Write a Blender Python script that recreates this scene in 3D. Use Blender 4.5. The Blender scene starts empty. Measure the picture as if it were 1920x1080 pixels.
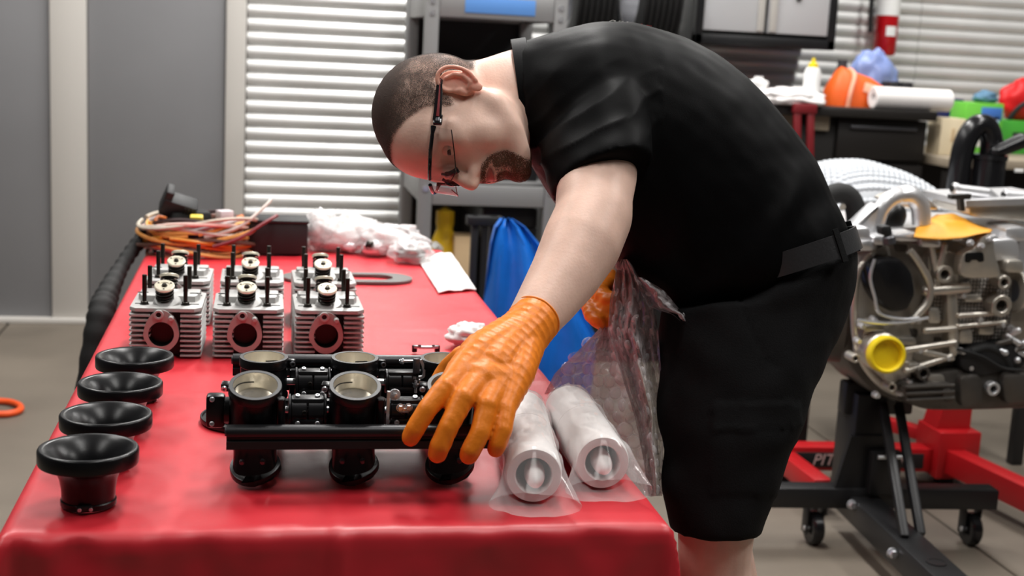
import bpy, bmesh, math, random
import numpy as np
from mathutils import Vector, Matrix, noise as mnoise
from math import sin, cos, pi, radians, sqrt, hypot
SC = bpy.context.scene
COL = SC.collection
random.seed(7)

# ------------------------------------------------------------------ camera
F_PX, YAW, PITCH, ROLL, CAM_H = 2500.0, radians(11), radians(10.25), radians(3), 1.283
FW = Vector((sin(YAW)*cos(PITCH), cos(YAW)*cos(PITCH), -sin(PITCH)))
_rt = Vector((cos(YAW), -sin(YAW), 0)); _up = _rt.cross(FW)
RT = _rt*cos(ROLL) + _up*sin(ROLL)
UP = -_rt*sin(ROLL) + _up*cos(ROLL)
EYE = Vector((0, 0, CAM_H))
cam_d = bpy.data.cameras.new('camera'); cam = bpy.data.objects.new('camera', cam_d); COL.objects.link(cam)
cam_d.sensor_width = 36.0; cam_d.lens = F_PX/1920*36.0; cam_d.clip_end = 60
m3 = Matrix((RT, UP, -FW)).transposed()
cam.matrix_world = Matrix.Translation(EYE) @ m3.to_4x4()
cam_d.dof.use_dof = True; cam_d.dof.focus_distance = 1.80; cam_d.dof.aperture_fstop = 5.6; cam_d.dof.aperture_blades = 9
SC.camera = cam

# real-world points read off the view: a ray from the lens met with a real plane
def _ray(x, y): return FW + RT*((x-960)/F_PX) - UP*((y-540)/F_PX)
def pd(x, y, d): return EYE + _ray(x, y)*d
def pz(x, y, z): r = _ray(x, y); return EYE + r*((z-EYE.z)/r.z)
def py_(x, y, Y): r = _ray(x, y); return EYE + r*((Y-EYE.y)/r.y)
def px_(x, y, X): r = _ray(x, y); return EYE + r*((X-EYE.x)/r.x)

# ------------------------------------------------------------------ world, exposure, ceiling lamps' light
W = bpy.data.worlds.new('world'); SC.world = W; W.use_nodes = True
W.node_tree.nodes['Background'].inputs[0].default_value = (0.80, 0.88, 1.0, 1)
W.node_tree.nodes['Background'].inputs[1].default_value = 0.16
SC.view_settings.view_transform = 'Standard'; SC.view_settings.look = 'None'
SC.view_settings.gamma = 1.0; SC.view_settings.use_curve_mapping = False
SC.view_settings.exposure = 0.08
def area(name, loc, sx, sy, power, col=(1, 0.98, 0.95), rot=(0, 0, 0)):
    l = bpy.data.lights.new(name, 'AREA'); l.shape = 'RECTANGLE'; l.size = sx; l.size_y = sy
    l.energy = power; l.color = col
    o = bpy.data.objects.new(name, l); COL.objects.link(o); o.location = loc; o.rotation_euler = rot
    return o
CEIL = 3.6
LAMPS = [(x, y, p) for x, y, p in (
    (-1.6, 0.9, 16), (0.6, 0.9, 24), (2.8, 0.9, 36),
    (-1.6, 2.9, 42), (0.6, 2.9, 62), (2.8, 2.9, 50),
    (-1.2, 5.0, 40), (0.7, 5.0, 92), (2.8, 5.0, 50))]
for lx, ly, lp in LAMPS:
    area('ceiling_lamp_light', (lx, ly, CEIL-0.13), 0.30, 1.2, lp*.85)

# ------------------------------------------------------------------ colour / materials
def lin(c): c /= 255.0; return c/12.92 if c <= .04045 else ((c+.055)/1.055)**2.4
def rgb(r, g, b): return (lin(r), lin(g), lin(b), 1)
def mat(name, col, rough=.5, metal=0., var=0., vscale=8., bump=0., bscale=40., spec=.5, coat=0., trans=0., alpha=1., ior=1.45, detail=3., sheen=0., sss=0., stretch=None, emit=0., coatr=.1, rvar=0.):
    m = bpy.data.materials.new(name); m.use_nodes = True
    nt = m.node_tree; b = nt.nodes['Principled BSDF']; L = nt.links.new
    def S(k, v):
        if k in b.inputs: b.inputs[k].default_value = v
    S('Base Color', col); S('Roughness', rough); S('Metallic', metal); S('Specular IOR Level', spec)
    S('Coat Weight', coat); S('Coat Roughness', coatr); S('Transmission Weight', trans); S('Alpha', alpha); S('IOR', ior)
    if sheen: S('Sheen Weight', sheen); S('Sheen Roughness', .4)
    if sss: S('Subsurface Weight', sss); S('Subsurface Radius', (.012, .005, .003)); S('Subsurface Scale', 1.0)
    if emit: S('Emission Color', col); S('Emission Strength', emit)
    tc = None
    if var or bump or rvar:
        tc = nt.nodes.new('ShaderNodeTexCoord'); src = tc.outputs['Object']
        if stretch:
            mp = nt.nodes.new('ShaderNodeMapping'); mp.inputs['Scale'].default_value = stretch
            L(src, mp.inputs['Vector']); src = mp.outputs['Vector']
    if var or rvar:
        n = nt.nodes.new('ShaderNodeTexNoise'); n.inputs['Scale'].default_value = vscale; n.inputs['Detail'].default_value = detail
        L(src, n.inputs['Vector'])
    if var:
        r = nt.nodes.new('ShaderNodeValToRGB')
        r.color_ramp.elements[0].position = .3; r.color_ramp.elements[1].position = .7
        r.color_ramp.elements[0].color = tuple(c*(1-var) for c in col[:3])+(1,)
        r.color_ramp.elements[1].color = tuple(min(1, c*(1+var)) for c in col[:3])+(1,)
        L(n.outputs['Fac'], r.inputs['Fac']); L(r.outputs['Color'], b.inputs['Base Color'])
    if rvar:
        mr = nt.nodes.new('ShaderNodeMapRange'); mr.inputs['To Min'].default_value = max(0, rough-rvar); mr.inputs['To Max'].default_value = min(1, rough+rvar)
        L(n.outputs['Fac'], mr.inputs['Value']); L(mr.outputs['Result'], b.inputs['Roughness'])
    if bump:
        n2 = nt.nodes.new('ShaderNodeTexNoise'); n2.inputs['Scale'].default_value = bscale; n2.inputs['Detail'].default_value = 4
        L(src, n2.inputs['Vector'])
        bp = nt.nodes.new('ShaderNodeBump'); bp.inputs['Strength'].default_value = bump; bp.inputs['Distance'].default_value = .002
        L(n2.outputs['Fac'], bp.inputs['Height']); L(bp.outputs['Normal'], b.inputs['Normal'])
    return m
def film(name, col, alpha, rough=.12, edge=.5, spec=.8, crump=0.):
    """thin clear plastic: mostly see-through, more opaque at glancing angles"""
    m = bpy.data.materials.new(name); m.use_nodes = True; nt = m.node_tree; L = nt.links.new
    b = nt.nodes['Principled BSDF']; out = nt.nodes['Material Output']
    b.inputs['Base Color'].default_value = col; b.inputs['Roughness'].default_value = rough; b.inputs['Specular IOR Level'].default_value = spec
    t = nt.nodes.new('ShaderNodeBsdfTransparent'); mx = nt.nodes.new('ShaderNodeMixShader')
    lw = nt.nodes.new('ShaderNodeLayerWeight'); lw.inputs['Blend'].default_value = edge
    mr = nt.nodes.new('ShaderNodeMapRange'); mr.inputs['To Min'].default_value = alpha; mr.inputs['To Max'].default_value = min(1, alpha+.45)
    L(lw.outputs['Facing'], mr.inputs['Value']); L(mr.outputs['Result'], mx.inputs['Fac'])
    L(t.outputs[0], mx.inputs[1]); L(b.outputs[0], mx.inputs[2]); L(mx.outputs[0], out.inputs['Surface'])
    if crump:   # fine creases in the film
        tc = nt.nodes.new('ShaderNodeTexCoord'); n = nt.nodes.new('ShaderNodeTexNoise'); n.inputs['Scale'].default_value = crump; n.inputs['Detail'].default_value = 5
        bp = nt.nodes.new('ShaderNodeBump'); bp.inputs['Strength'].default_value = .9; bp.inputs['Distance'].default_value = .012
        L(tc.outputs['Object'], n.inputs['Vector']); L(n.outputs['Fac'], bp.inputs['Height']); L(bp.outputs['Normal'], b.inputs['Normal']); L(bp.outputs['Normal'], lw.inputs['Normal'])
    return m

# ------------------------------------------------------------------ mesh builder
def axis_m(p, z, x=None):
    """matrix with origin p and local z along z"""
    z = Vector(z).normalized()
    if x is None: x = Vector((1, 0, 0)) if abs(z.x) < .9 else Vector((0, 1, 0))
    x = Vector(x); x = (x - z*x.dot(z)).normalized(); y = z.cross(x)
    M = Matrix((x, y, z)).transposed().to_4x4(); M.translation = Vector(p); return M
def circ(r, n, a0=0.): return [(r*cos(a0+2*pi*i/n), r*sin(a0+2*pi*i/n)) for i in range(n)]
def smooth_path(pts, k=6):
    pts = [Vector(p) for p in pts]; out = []
    for i in range(len(pts)-1):
        p0 = pts[max(i-1, 0)]; p1 = pts[i]; p2 = pts[i+1]; p3 = pts[min(i+2, len(pts)-1)]
        for j in range(k):
            t = j/k; out.append(.5*((2*p1)+(p2-p0)*t+(2*p0-5*p1+4*p2-p3)*t*t+(3*p1-p0-3*p2+p3)*t**3))
    out.append(pts[-1]); return out
class MB:
    def __init__(s): s.v = []; s.f = []
    def add(s, vs, fs, M=None):
        o = len(s.v)
        s.v += [tuple(M @ Vector(p)) if M is not None else tuple(p) for p in vs]
        s.f += [tuple(i+o for i in f) for f in fs]; return s
    def bm(s, bm, M=None):
        bm.verts.index_update(); s.add([v.co.copy() for v in bm.verts], [[v.index for v in f.verts] for f in bm.faces], M); bm.free(); return s
    def box(s, c, d, M=None, bev=0., seg=2):
        bm = bmesh.new(); bmesh.ops.create_cube(bm, size=1.0)
        for v in bm.verts: v.co = Vector((v.co.x*d[0]+c[0], v.co.y*d[1]+c[1], v.co.z*d[2]+c[2]))
        if bev: bmesh.ops.bevel(bm, geom=bm.edges[:], offset=min(bev, min(d)*.45), segments=seg, affect='EDGES', profile=.5)
        return s.bm(bm, M)
    def loft(s, secs, cap=True, close=True, M=None):
        n = len(secs[0]); vs = [p for q in secs for p in q]; fs = []
        for i in range(len(secs)-1):
            for j in range(n if close else n-1):
                a = i*n+j; b = i*n+(j+1) % n; fs.append((a, b, b+n, a+n))
        if cap: fs.append(tuple(reversed(range(n)))); fs.append(tuple(range((len(secs)-1)*n, len(secs)*n)))
        return s.add(vs, fs, M)
    def lathe(s, prof, M=None, n=32, cap=False, arc=None):
        secs = [[(r*cos(2*pi*j/n), r*sin(2*pi*j/n), z) for j in range(n)] for r, z in prof]
        return s.loft(secs, cap=cap, M=M)
    def cyl(s, p0, p1, r0, r1=None, n=20, bev=0.):
        p0 = Vector(p0); p1 = Vector(p1); r1 = r0 if r1 is None else r1; h = (p1-p0).length
        M = axis_m(p0, p1-p0)
        if bev: pr = [(r0-bev, 0), (r0, bev), (r1, h-bev), (r1-bev, h)]
        else: pr = [(r0, 0), (r1, h)]
        return s.lathe(pr, M, n, cap=True)
    def ring(s, p, ax, ro, ri, h, n=32):
        M = axis_m(p, ax); b = min(.15*(ro-ri), .2*h)
        return s.lathe([(ri, 0), (ro-b, 0), (ro, b), (ro, h-b), (ro-b, h), (ri+b, h), (ri, h-b), (ri, 0)], M, n)
    def tube(s, pts, r, n=10, cap=True, flat=None):
        pts = [Vector(p) for p in pts]; secs = []; N = len(pts)
        t = (pts[1]-pts[0]).normalized(); x = t.orthogonal().normalized()
        for i, p in enumerate(pts):
            t = (pts[min(i+1, N-1)]-pts[max(i-1, 0)]).normalized()
            x = (x - t*x.dot(t)); x = x.normalized() if x.length > 1e-6 else t.orthogonal().normalized(); y = t.cross(x)
            ri = r[i] if hasattr(r, '__len__') else r
            secs.append([p + x*(ri*cos(2*pi*j/n)) + y*(ri*sin(2*pi*j/n)) for j in range(n)])
        return s.loft(secs, cap=cap)
    def ell(s, c, rad, M=None, nu=24, nv=14):
        vs = [(c[0], c[1], c[2]+rad[2])]; fs = []
        for i in range(1, nv):
            th = pi*i/nv
            for j in range(nu):
                a = 2*pi*j/nu; vs.append((c[0]+rad[0]*sin(th)*cos(a), c[1]+rad[1]*sin(th)*sin(a), c[2]+rad[2]*cos(th)))
        vs.append((c[0], c[1], c[2]-rad[2])); k = len(vs)-1
        for j in range(nu):
            fs.append((0, 1+j, 1+(j+1) % nu)); fs.append((k, k-nu+(j+1) % nu, k-nu+j))
        for i in range(nv-2):
            for j in range(nu):
                a = 1+i*nu+j; b = 1+i*nu+(j+1) % nu; fs.append((a, a+nu, b+nu, b))
        return s.add(vs, fs, M)
    def chain(s, pts, rs, n=20):
        """capsule-like tapered chain (closed, rounded ends) for voxel unions"""
        pts = [Vector(p) for p in pts]
        for i in range(len(pts)-1):
            if (pts[i+1]-pts[i]).length > 1e-5: s.cyl(pts[i], pts[i+1], rs[i], rs[i+1], n)
        for p, r in zip(pts, rs): s.ell(p, (r, r, r), nu=n, nv=max(8, n//2))
        return s
    def prism(s, poly, z0, z1, M=None, bev=0.):
        """poly in local xy extruded z0..z1 (z1 top edge bevelled)"""
        bm = bmesh.new(); vs = [bm.verts.new((p[0], p[1], z0)) for p in poly]; f = bm.faces.new(vs)
        if f.normal.z > 0 : pass
        r = bmesh.ops.extrude_face_region(bm, geom=[f]); nv = [g for g in r['geom'] if isinstance(g, bmesh.types.BMVert)]
        for v in nv: v.co.z = z1
        bmesh.ops.recalc_face_normals(bm, faces=bm.faces[:])
        if bev:
            es = [e for e in bm.edges if all(abs(v.co.z-z1) < 1e-7 for v in e.verts)]
            bmesh.ops.bevel(bm, geom=es, offset=bev, segments=2, affect='EDGES', profile=.5)
        return s.bm(bm, M)
    def holed(s, outer, inner, z0, z1, M=None):
        """plate with a hole: outer and inner loops of equal length"""
        n = len(outer); vs = [(p[0], p[1], z) for z in (z0, z1) for lp in (outer, inner) for p in lp]; fs = []
        for j in range(n):
            k = (j+1) % n
            fs += [(j, n+j, n+k, k), (2*n+j, 2*n+k, 3*n+k, 3*n+j), (j, k, 2*n+k, 2*n+j), (n+j, 3*n+j, 3*n+k, n+k)]
        return s.add(vs, fs, M)
    def bolt(s, p, ax, r, h, n=14):
        """cap screw with a socket"""
        M = axis_m(p, ax)
        return s.lathe([(r, 0), (r, h*.85), (r*.85, h), (r*.5, h), (r*.5, h*.45), (0.0001, h*.45)], M, n)
    def hexb(s, p, ax, r, h):
        M = axis_m(p, ax)
        s.lathe([(r*1.25, 0), (r*1.25, h*.25), (r, h*.25)], M, 16); return s.lathe([(r, h*.2), (r, h*.85), (r*.8, h), (.0001, h)], M, 6)
    def grid(s, fn, nu, nv, closeu=False, M=None):
        vs = [fn(i/(nu if closeu else nu-1), j/(nv-1)) for j in range(nv) for i in range(nu)]; fs = []
        for j in range(nv-1):
            for i in range(nu if closeu else nu-1):
                a = j*nu+i; b = j*nu+(i+1) % nu; fs.append((a, b, b+nu, a+nu))
        return s.add(vs, fs, M)

def chainM(o):
    M = Matrix.Identity(4)
    while o is not None: M = o.matrix_basis @ M; o = o.parent
    return M
def finish(me, ang=38, fix=True):
    bm = bmesh.new(); bm.from_mesh(me)
    if fix: bmesh.ops.recalc_face_normals(bm, faces=bm.faces[:])
    for f in bm.faces: f.smooth = True
    ca = radians(ang)
    for e in bm.edges:
        if len(e.link_faces) == 2 and e.calc_face_angle(0) > ca: e.smooth = False
    bm.to_mesh(me); bm.free()
def obj(name, mb, m, parent=None, world=False, ang=38, fix=True):
    me = bpy.data.meshes.new(name); vs = mb.v
    if world and parent is not None:
        I = chainM(parent).inverted(); vs = [tuple(I @ Vector(p)) for p in vs]
    me.from_pydata(vs, [], mb.f); finish(me, ang, fix)
    me.materials.append(m)
    o = bpy.data.objects.new(name, me); COL.objects.link(o)
    if parent is not None: o.parent = parent
    return o
def wobj(name, mb, m, parent=None, **k): return obj(name, mb, m, parent, world=True, **k)
def tag(o, label=None, cat=None, group=None, kind=None):
    if label: o['label'] = label
    if cat: o['category'] = cat
    if group: o['group'] = group
    if kind: o['kind'] = kind
    return o
def thing(name, label, cat, loc=(0, 0, 0), rz=0., group=None, rot=None):
    o = bpy.data.objects.new(name, None); o.empty_display_size = .05; COL.objects.link(o)
    o.location = loc; o.rotation_euler = rot if rot else (0, 0, rz)
    return tag(o, label, cat, group)
def solo(name, mb, m, label, cat, group=None, kind=None, base=None, **k):
    """a thing that is one mesh, its origin at its base"""
    P = np.array(mb.v); c = Vector(base) if base is not None else Vector((float(P[:, 0].mean()), float(P[:, 1].mean()), float(P[:, 2].min())))
    mb.v = [tuple(Vector(p)-c) for p in mb.v]
    o = obj(name, mb, m, **k); o.location = c; return tag(o, label, cat, group, kind)
def struct(name, mb, m, parent=None, **k):
    o = obj(name, mb, m, parent, **k)
    if parent is None: o['kind'] = 'structure'
    return o
def kids(o): return [c for c in bpy.data.objects if c.parent is o]
def copy_tree(o, parent=None):
    c = o.copy(); COL.objects.link(c); c.parent = parent
    for ch in kids(o): copy_tree(ch, c)
    return c
def union(mbs, voxel, it=4, fac=.5, dec=None):
    """voxel union of overlapping closed shapes -> one continuous surface (numpy verts, faces)"""
    me = bpy.data.meshes.new('tmp'); mb = MB()
    for q in mbs: mb.add(q.v, q.f)
    me.from_pydata(mb.v, [], mb.f); finish(me)
    o = bpy.data.objects.new('tmp', me); COL.objects.link(o)
    r = o.modifiers.new('r', 'REMESH'); r.mode = 'VOXEL'; r.voxel_size = voxel
    if it: s = o.modifiers.new('s', 'SMOOTH'); s.factor = fac; s.iterations = it
    if dec: d = o.modifiers.new('d', 'DECIMATE'); d.ratio = dec
    dg = bpy.context.evaluated_depsgraph_get(); e = o.evaluated_get(dg); m2 = e.to_mesh()
    n = len(m2.vertices); V = np.empty(n*3); m2.vertices.foreach_get('co', V); V = V.reshape(-1, 3)
    Fs = [tuple(p.vertices) for p in m2.polygons]
    Nn = np.empty(n*3); m2.vertices.foreach_get('normal', Nn); Nn = Nn.reshape(-1, 3)
    e.to_mesh_clear(); bpy.data.objects.remove(o); bpy.data.meshes.remove(me)
    return V, Fs, Nn
def asmb(V, Fs): q = MB(); q.v = [tuple(p) for p in V.tolist()]; q.f = list(Fs); return q
def nz(p, s=1., o=0.): return mnoise.noise(Vector((p[0]*s+o, p[1]*s+o*.7, p[2]*s-o)))
def jit(a): return random.uniform(-a, a)
# ------------------------------------------------------------------ materials
M_conc = mat('concrete', rgb(112, 103, 92), .55, var=.22, vscale=1.6, bump=.25, bscale=60, detail=8, rvar=.15)
M_joint = mat('joint_filler', rgb(60, 56, 50), .9)
M_galv = mat('galvanised_sheet', rgb(226, 226, 224), .38, metal=.35, var=.06, vscale=5)
M_doorp = mat('grey_door_paint', rgb(124, 124, 126), .5, var=.05, vscale=2)
M_trim = mat('light_trim', rgb(196, 192, 186), .45)
M_wall = mat('wall_paint', rgb(92, 92, 92), .8)
M_ceil = mat('ceiling_paint', rgb(120, 120, 120), .85)
M_black = mat('black_anodised', (.006, .006, .007, 1), .29, metal=.0, spec=.38, bump=.04, bscale=900)
M_blackg = mat('black_plastic_gloss', (.008, .008, .009, 1), .22, spec=.5)
M_blackm = mat('black_matt', (.012, .012, .013, 1), .55)
M_rub = mat('black_rubber', (.010, .010, .010, 1), .7, bump=.2, bscale=200)
M_gun = mat('grey_anodised', rgb(88, 88, 92), .35, metal=.6)
M_champ = mat('champagne_bore', rgb(226, 220, 206), .24, metal=.6, bump=.05, bscale=300)
M_plate = mat('polished_throttle_plate', rgb(236, 232, 226), .22, metal=.85)
M_ringtop = mat('machined_grey_face', rgb(66, 66, 67), .4, metal=.3)
M_steel = mat('zinc_steel', rgb(222, 224, 228), .28, metal=.75)
M_alu = mat('cast_aluminium', rgb(190, 189, 187), .42, metal=.25, bump=.25, bscale=350, var=.06, vscale=20)
M_alup = mat('machined_port_face', rgb(176, 172, 168), .45, metal=.3, var=.05, vscale=60)
M_dark = mat('dark_steel', rgb(52, 48, 44), .35, metal=.8)
M_cream = mat('titanium_retainer', rgb(238, 230, 208), .3, metal=.45)
M_rail = mat('dark_grey_anodised', rgb(40, 40, 42), .34, metal=.45)
M_hole = mat('hole_shade', (.004, .004, .004, 1), .4)  # flat black puts the shade inside holes and slots into the colour

# ------------------------------------------------------------------ room shell
X0, X1, Y0, Y1 = -4.0, 5.2, -3.5, 6.0
fl = struct('floor', MB().box(((X0+X1)/2, (Y0+Y1)/2, -.06), (X1-X0, Y1-Y0, .1)), M_joint)
xs = [X0, -1.05, 1.95, X1]
for i in range(3):
    a, b = xs[i]+.004, xs[i+1]-.004
    obj('floor_slab', MB().box(((a+b)/2, (Y0+Y1)/2, -.0055), (b-a, Y1-Y0-.01, .011), bev=.003, seg=1), M_conc, fl)
struct('ceiling', MB().box(((X0+X1)/2, (Y0+Y1)/2, CEIL+.05), (X1-X0, Y1-Y0, .1)), M_ceil)
struct('wall_left', MB().box((X0-.05, (Y0+Y1)/2, CEIL/2), (.1, Y1-Y0, CEIL)), M_wall)
struct('wall_right', MB().box((X1+.05, (Y0+Y1)/2, CEIL/2), (.1, Y1-Y0, CEIL)), M_wall)
struct('wall_front', MB().box(((X0+X1)/2, Y0-.05, CEIL/2), (X1-X0, .1, CEIL)), M_wall)
wb = struct('wall_back', MB().box(((X0+X1)/2, Y1+.05, CEIL/2), (X1-X0, .1, CEIL)), M_wall)
# corrugated sheets: rounded lobes with narrow grooves
PER = .0587
def corr(xa, xb):
    prof = []; z = 0.0; k = 0
    while z < 3.0:
        for t in (0, .06, .14, .26, .42, .6, .78, .9, .97):
            prof.append((5.992-.020*max(0, sin(pi*t))**.55, z+t*PER))
        z += PER
    q = MB(); q.loft([[(xa, y, zz) for y, zz in prof], [(xb, y, zz) for y, zz in prof]], cap=False, close=False); return q
for xa, xb in ((-.06, .98), (.982, 2.02), (2.022, 3.06), (3.062, 4.10), (4.102, 5.14)):
    obj('corrugated_sheet', corr(xa, xb), M_galv, wb, ang=70, fix=False)
dr = struct('door_1', MB().box((-1.98, 5.985, 1.25), (3.84, .03, 2.5)), M_joint)
for xa, xb in ((-3.9, -2.55), (-2.39, -1.60), (-1.44, -.874), (-.721, -.151)):
    obj('door_panel', MB().box(((xa+xb)/2, 5.965, 1.245), (xb-xa, .03, 2.46), bev=.006), M_doorp, dr)
for xa, xb in ((-2.55, -2.39), (-1.60, -1.44), (-.874, -.721), (-.151, -.062)):
    obj('door_stile', MB().box(((xa+xb)/2, 5.955, 1.25), (xb-xa-.004, .05, 2.5), bev=.006), M_trim, dr)
struct('baseboard_back', MB().box((-1.98, 5.93, .012), (3.84, .05, .024), bev=.004), M_trim)
# lamp fittings on the ceiling
M_fit = mat('white_fitting', rgb(235, 235, 232), .5); M_dif = mat('lit_diffuser', (1, .98, .95, 1), .5, emit=3.0)
for i, (lx, ly, lp) in enumerate(LAMPS):
    t = thing('ceiling_light', 'long white ceiling strip light with lit diffuser, above the workshop floor', 'ceiling light', (lx, ly, CEIL), group='ceiling strip lights above the frame')
    obj('housing', MB().box((0, 0, -.05), (.34, 1.26, .09), bev=.01), M_fit, t)
    obj('diffuser', MB().box((0, 0, -.105), (.30, 1.2, .02), bev=.006), M_dif, t)

# ------------------------------------------------------------------ table and cloth
TX0, TX1, TY0, TY1, TZ = -.268, .480, 1.405, 3.455, .75
M_cloth = mat('red_plastic_sheet', rgb(212, 42, 54), .40, spec=.85, bump=.22, bscale=26, var=.05, vscale=6, rvar=.08)
M_tblw = mat('table_plastic', rgb(220, 220, 215), .5)
tb = thing('folding_table', 'long folding table hidden under a red plastic sheet', 'table', ((TX0+TX1)/2, (TY0+TY1)/2, 0))
hx, hy = (TX1-TX0)/2, (TY1-TY0)/2
obj('tabletop', MB().box((0, 0, TZ-.026), (hx*2-.012, hy*2-.012, .04), bev=.008), M_tblw, tb)
for sx in (-1, 1):
    for sy in (-1, 1):
        obj('leg', MB().cyl((sx*(hx-.06), sy*(hy-.25), 0), (sx*(hx-.06), sy*(hy-.25), TZ-.046), .014), M_gun, tb)
def cloth():
    dx, dy = .36, .40; st = .0095
    us = np.arange(-hx-dx, hx+dx+1e-6, st); vs = np.arange(-hy-dy, hy+.30+1e-6, st*1.25)
    q = MB(); cx, cy = (TX0+TX1)/2, (TY0+TY1)/2; R = .012
    for v in vs:
        for u in us:
            ax, ay = max(0, abs(u)-hx+R), max(0, abs(v)-hy+R); sx = 1 if u > 0 else -1; sy = 1 if v > 0 else -1
            x = min(max(u, -hx+R), hx-R); y = min(max(v, -hy+R), hy-R)
            k = min(ax, ay); d = (ax**4+ay**4)**.25
            L = R*pi/2
            if d < L: off = R*sin(d/R); dz = R*(1-cos(d/R))
            else: off = R; dz = R+(d-L)
            if ax > 0 or ay > 0:
                hyp = hypot(ax, ay); fx = ax/hyp; fy = ay/hyp
                hang = max(0, dz-.02)
                fold = .010*(fx*fx*sin(y*21+1.3)+fy*fy*sin(x*21+1.3))*min(1, hang*5) + .006*nz((x*7, y*7, hang*6))*min(1, hang*12)
                o = off+fold+.05*hang+.30*k
                x += sx*fx*o; y += sy*fy*o
            z = -dz
            if d < L*.9:
                w = 1-d/(L*.9)
                z += (.0013*nz((u*9, v*6, 0)) + .0010*abs(nz((u*24, v*14, 3.1))) + .0022*max(0, nz((u*13, v*34, 7.7))-.38)*4*max(0, nz((u*3, v*3, 1.2))+.2))*w
                z += .0016*math.exp(-((u-.012*sin(v*3)+.01)/.0055)**2)*w           # centre fold
                for c in (-.45, .02, .49): z += .0012*math.exp(-((v-c)/.006)**2)*w
            else:
                s2 = math.exp(-((u-.012*sin(v*3)+.01)/.006)**2) if ay > ax else 0
                y -= .006*s2
                if ay > ax: y += (.0045*nz((u*16, dz*10, 5))+.003*nz((u*36, dz*26, 5)))*(1+1.6*max(0, -u-.1)*3)
                else: x += .004*nz((v*14, dz*10, 9))
            q.v.append((cx+x, cy+y, TZ-.0022+z))
    n = len(us)
    for j in range(len(vs)-1):
        for i in range(n-1): q.f.append((j*n+i, j*n+i+1, (j+1)*n+i+1, (j+1)*n+i))
    return q
solo('tablecloth', cloth(), M_cloth, 'glossy red plastic sheet draped over the long table', 'tablecloth', ang=180)

# ------------------------------------------------------------------ velocity stacks
def make_stack():
    t = thing('velocity_stack', None, None)
    prof = [(.0230, .004), (.0235, .020), (.0250, .032), (.0285, .043), (.0345, .0525), (.0420, .060), (.0480, .0655), (.0515, .0672), (.0540, .0662),
            (.0552, .0640), (.0552, .0510), (.0545, .0490), (.0470, .0482), (.0410, .0455), (.0350, .0390), (.0315, .0300), (.0296, .0180), (.0292, .0045), (.0285, .0030), (.0230, .0030), (.0230, .004)]
    obj('bell', MB().lathe(prof, n=72), M_black, t, ang=50)
    obj('base_ring', MB().lathe([(.0225, 0), (.0300, 0), (.0306, .001), (.0306, .0062), (.0298, .0072), (.0225, .0072), (.0225, 0)], n=60), M_black, t)
    c = MB().box((-.004, -.0305, .0045), (.017, .006, .0075), bev=.0015); cl = obj('clamp', c, M_blackm, t)
    s = MB()
    for x in (-.009, .003): s.bolt((x, -.0332, .0045), (0, -1, 0), .0022, .0018, 10)
    obj('screw', s, M_steel, cl)
    return t
st0 = make_stack()
SL = ['black flared velocity stack nearest the front table corner, its neck in full view', 'second black velocity stack from the front, nested behind the nearest one',
      'third black velocity stack from the front of the left-hand row', 'rearmost black velocity stack, closest to the finned cylinder heads']
for i, (x, y) in enumerate(((-.183, 1.500), (-.179, 1.640), (-.177, 1.792), (-.172, 1.945))):
    o = st0 if i == 0 else copy_tree(st0); o.location = (x, y, TZ); o.rotation_euler = (0, 0, (0.1, 1.0, .5, 1.4)[i])
    tag(o, SL[i], 'velocity stack', 'black velocity stacks along the left table edge')

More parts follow.
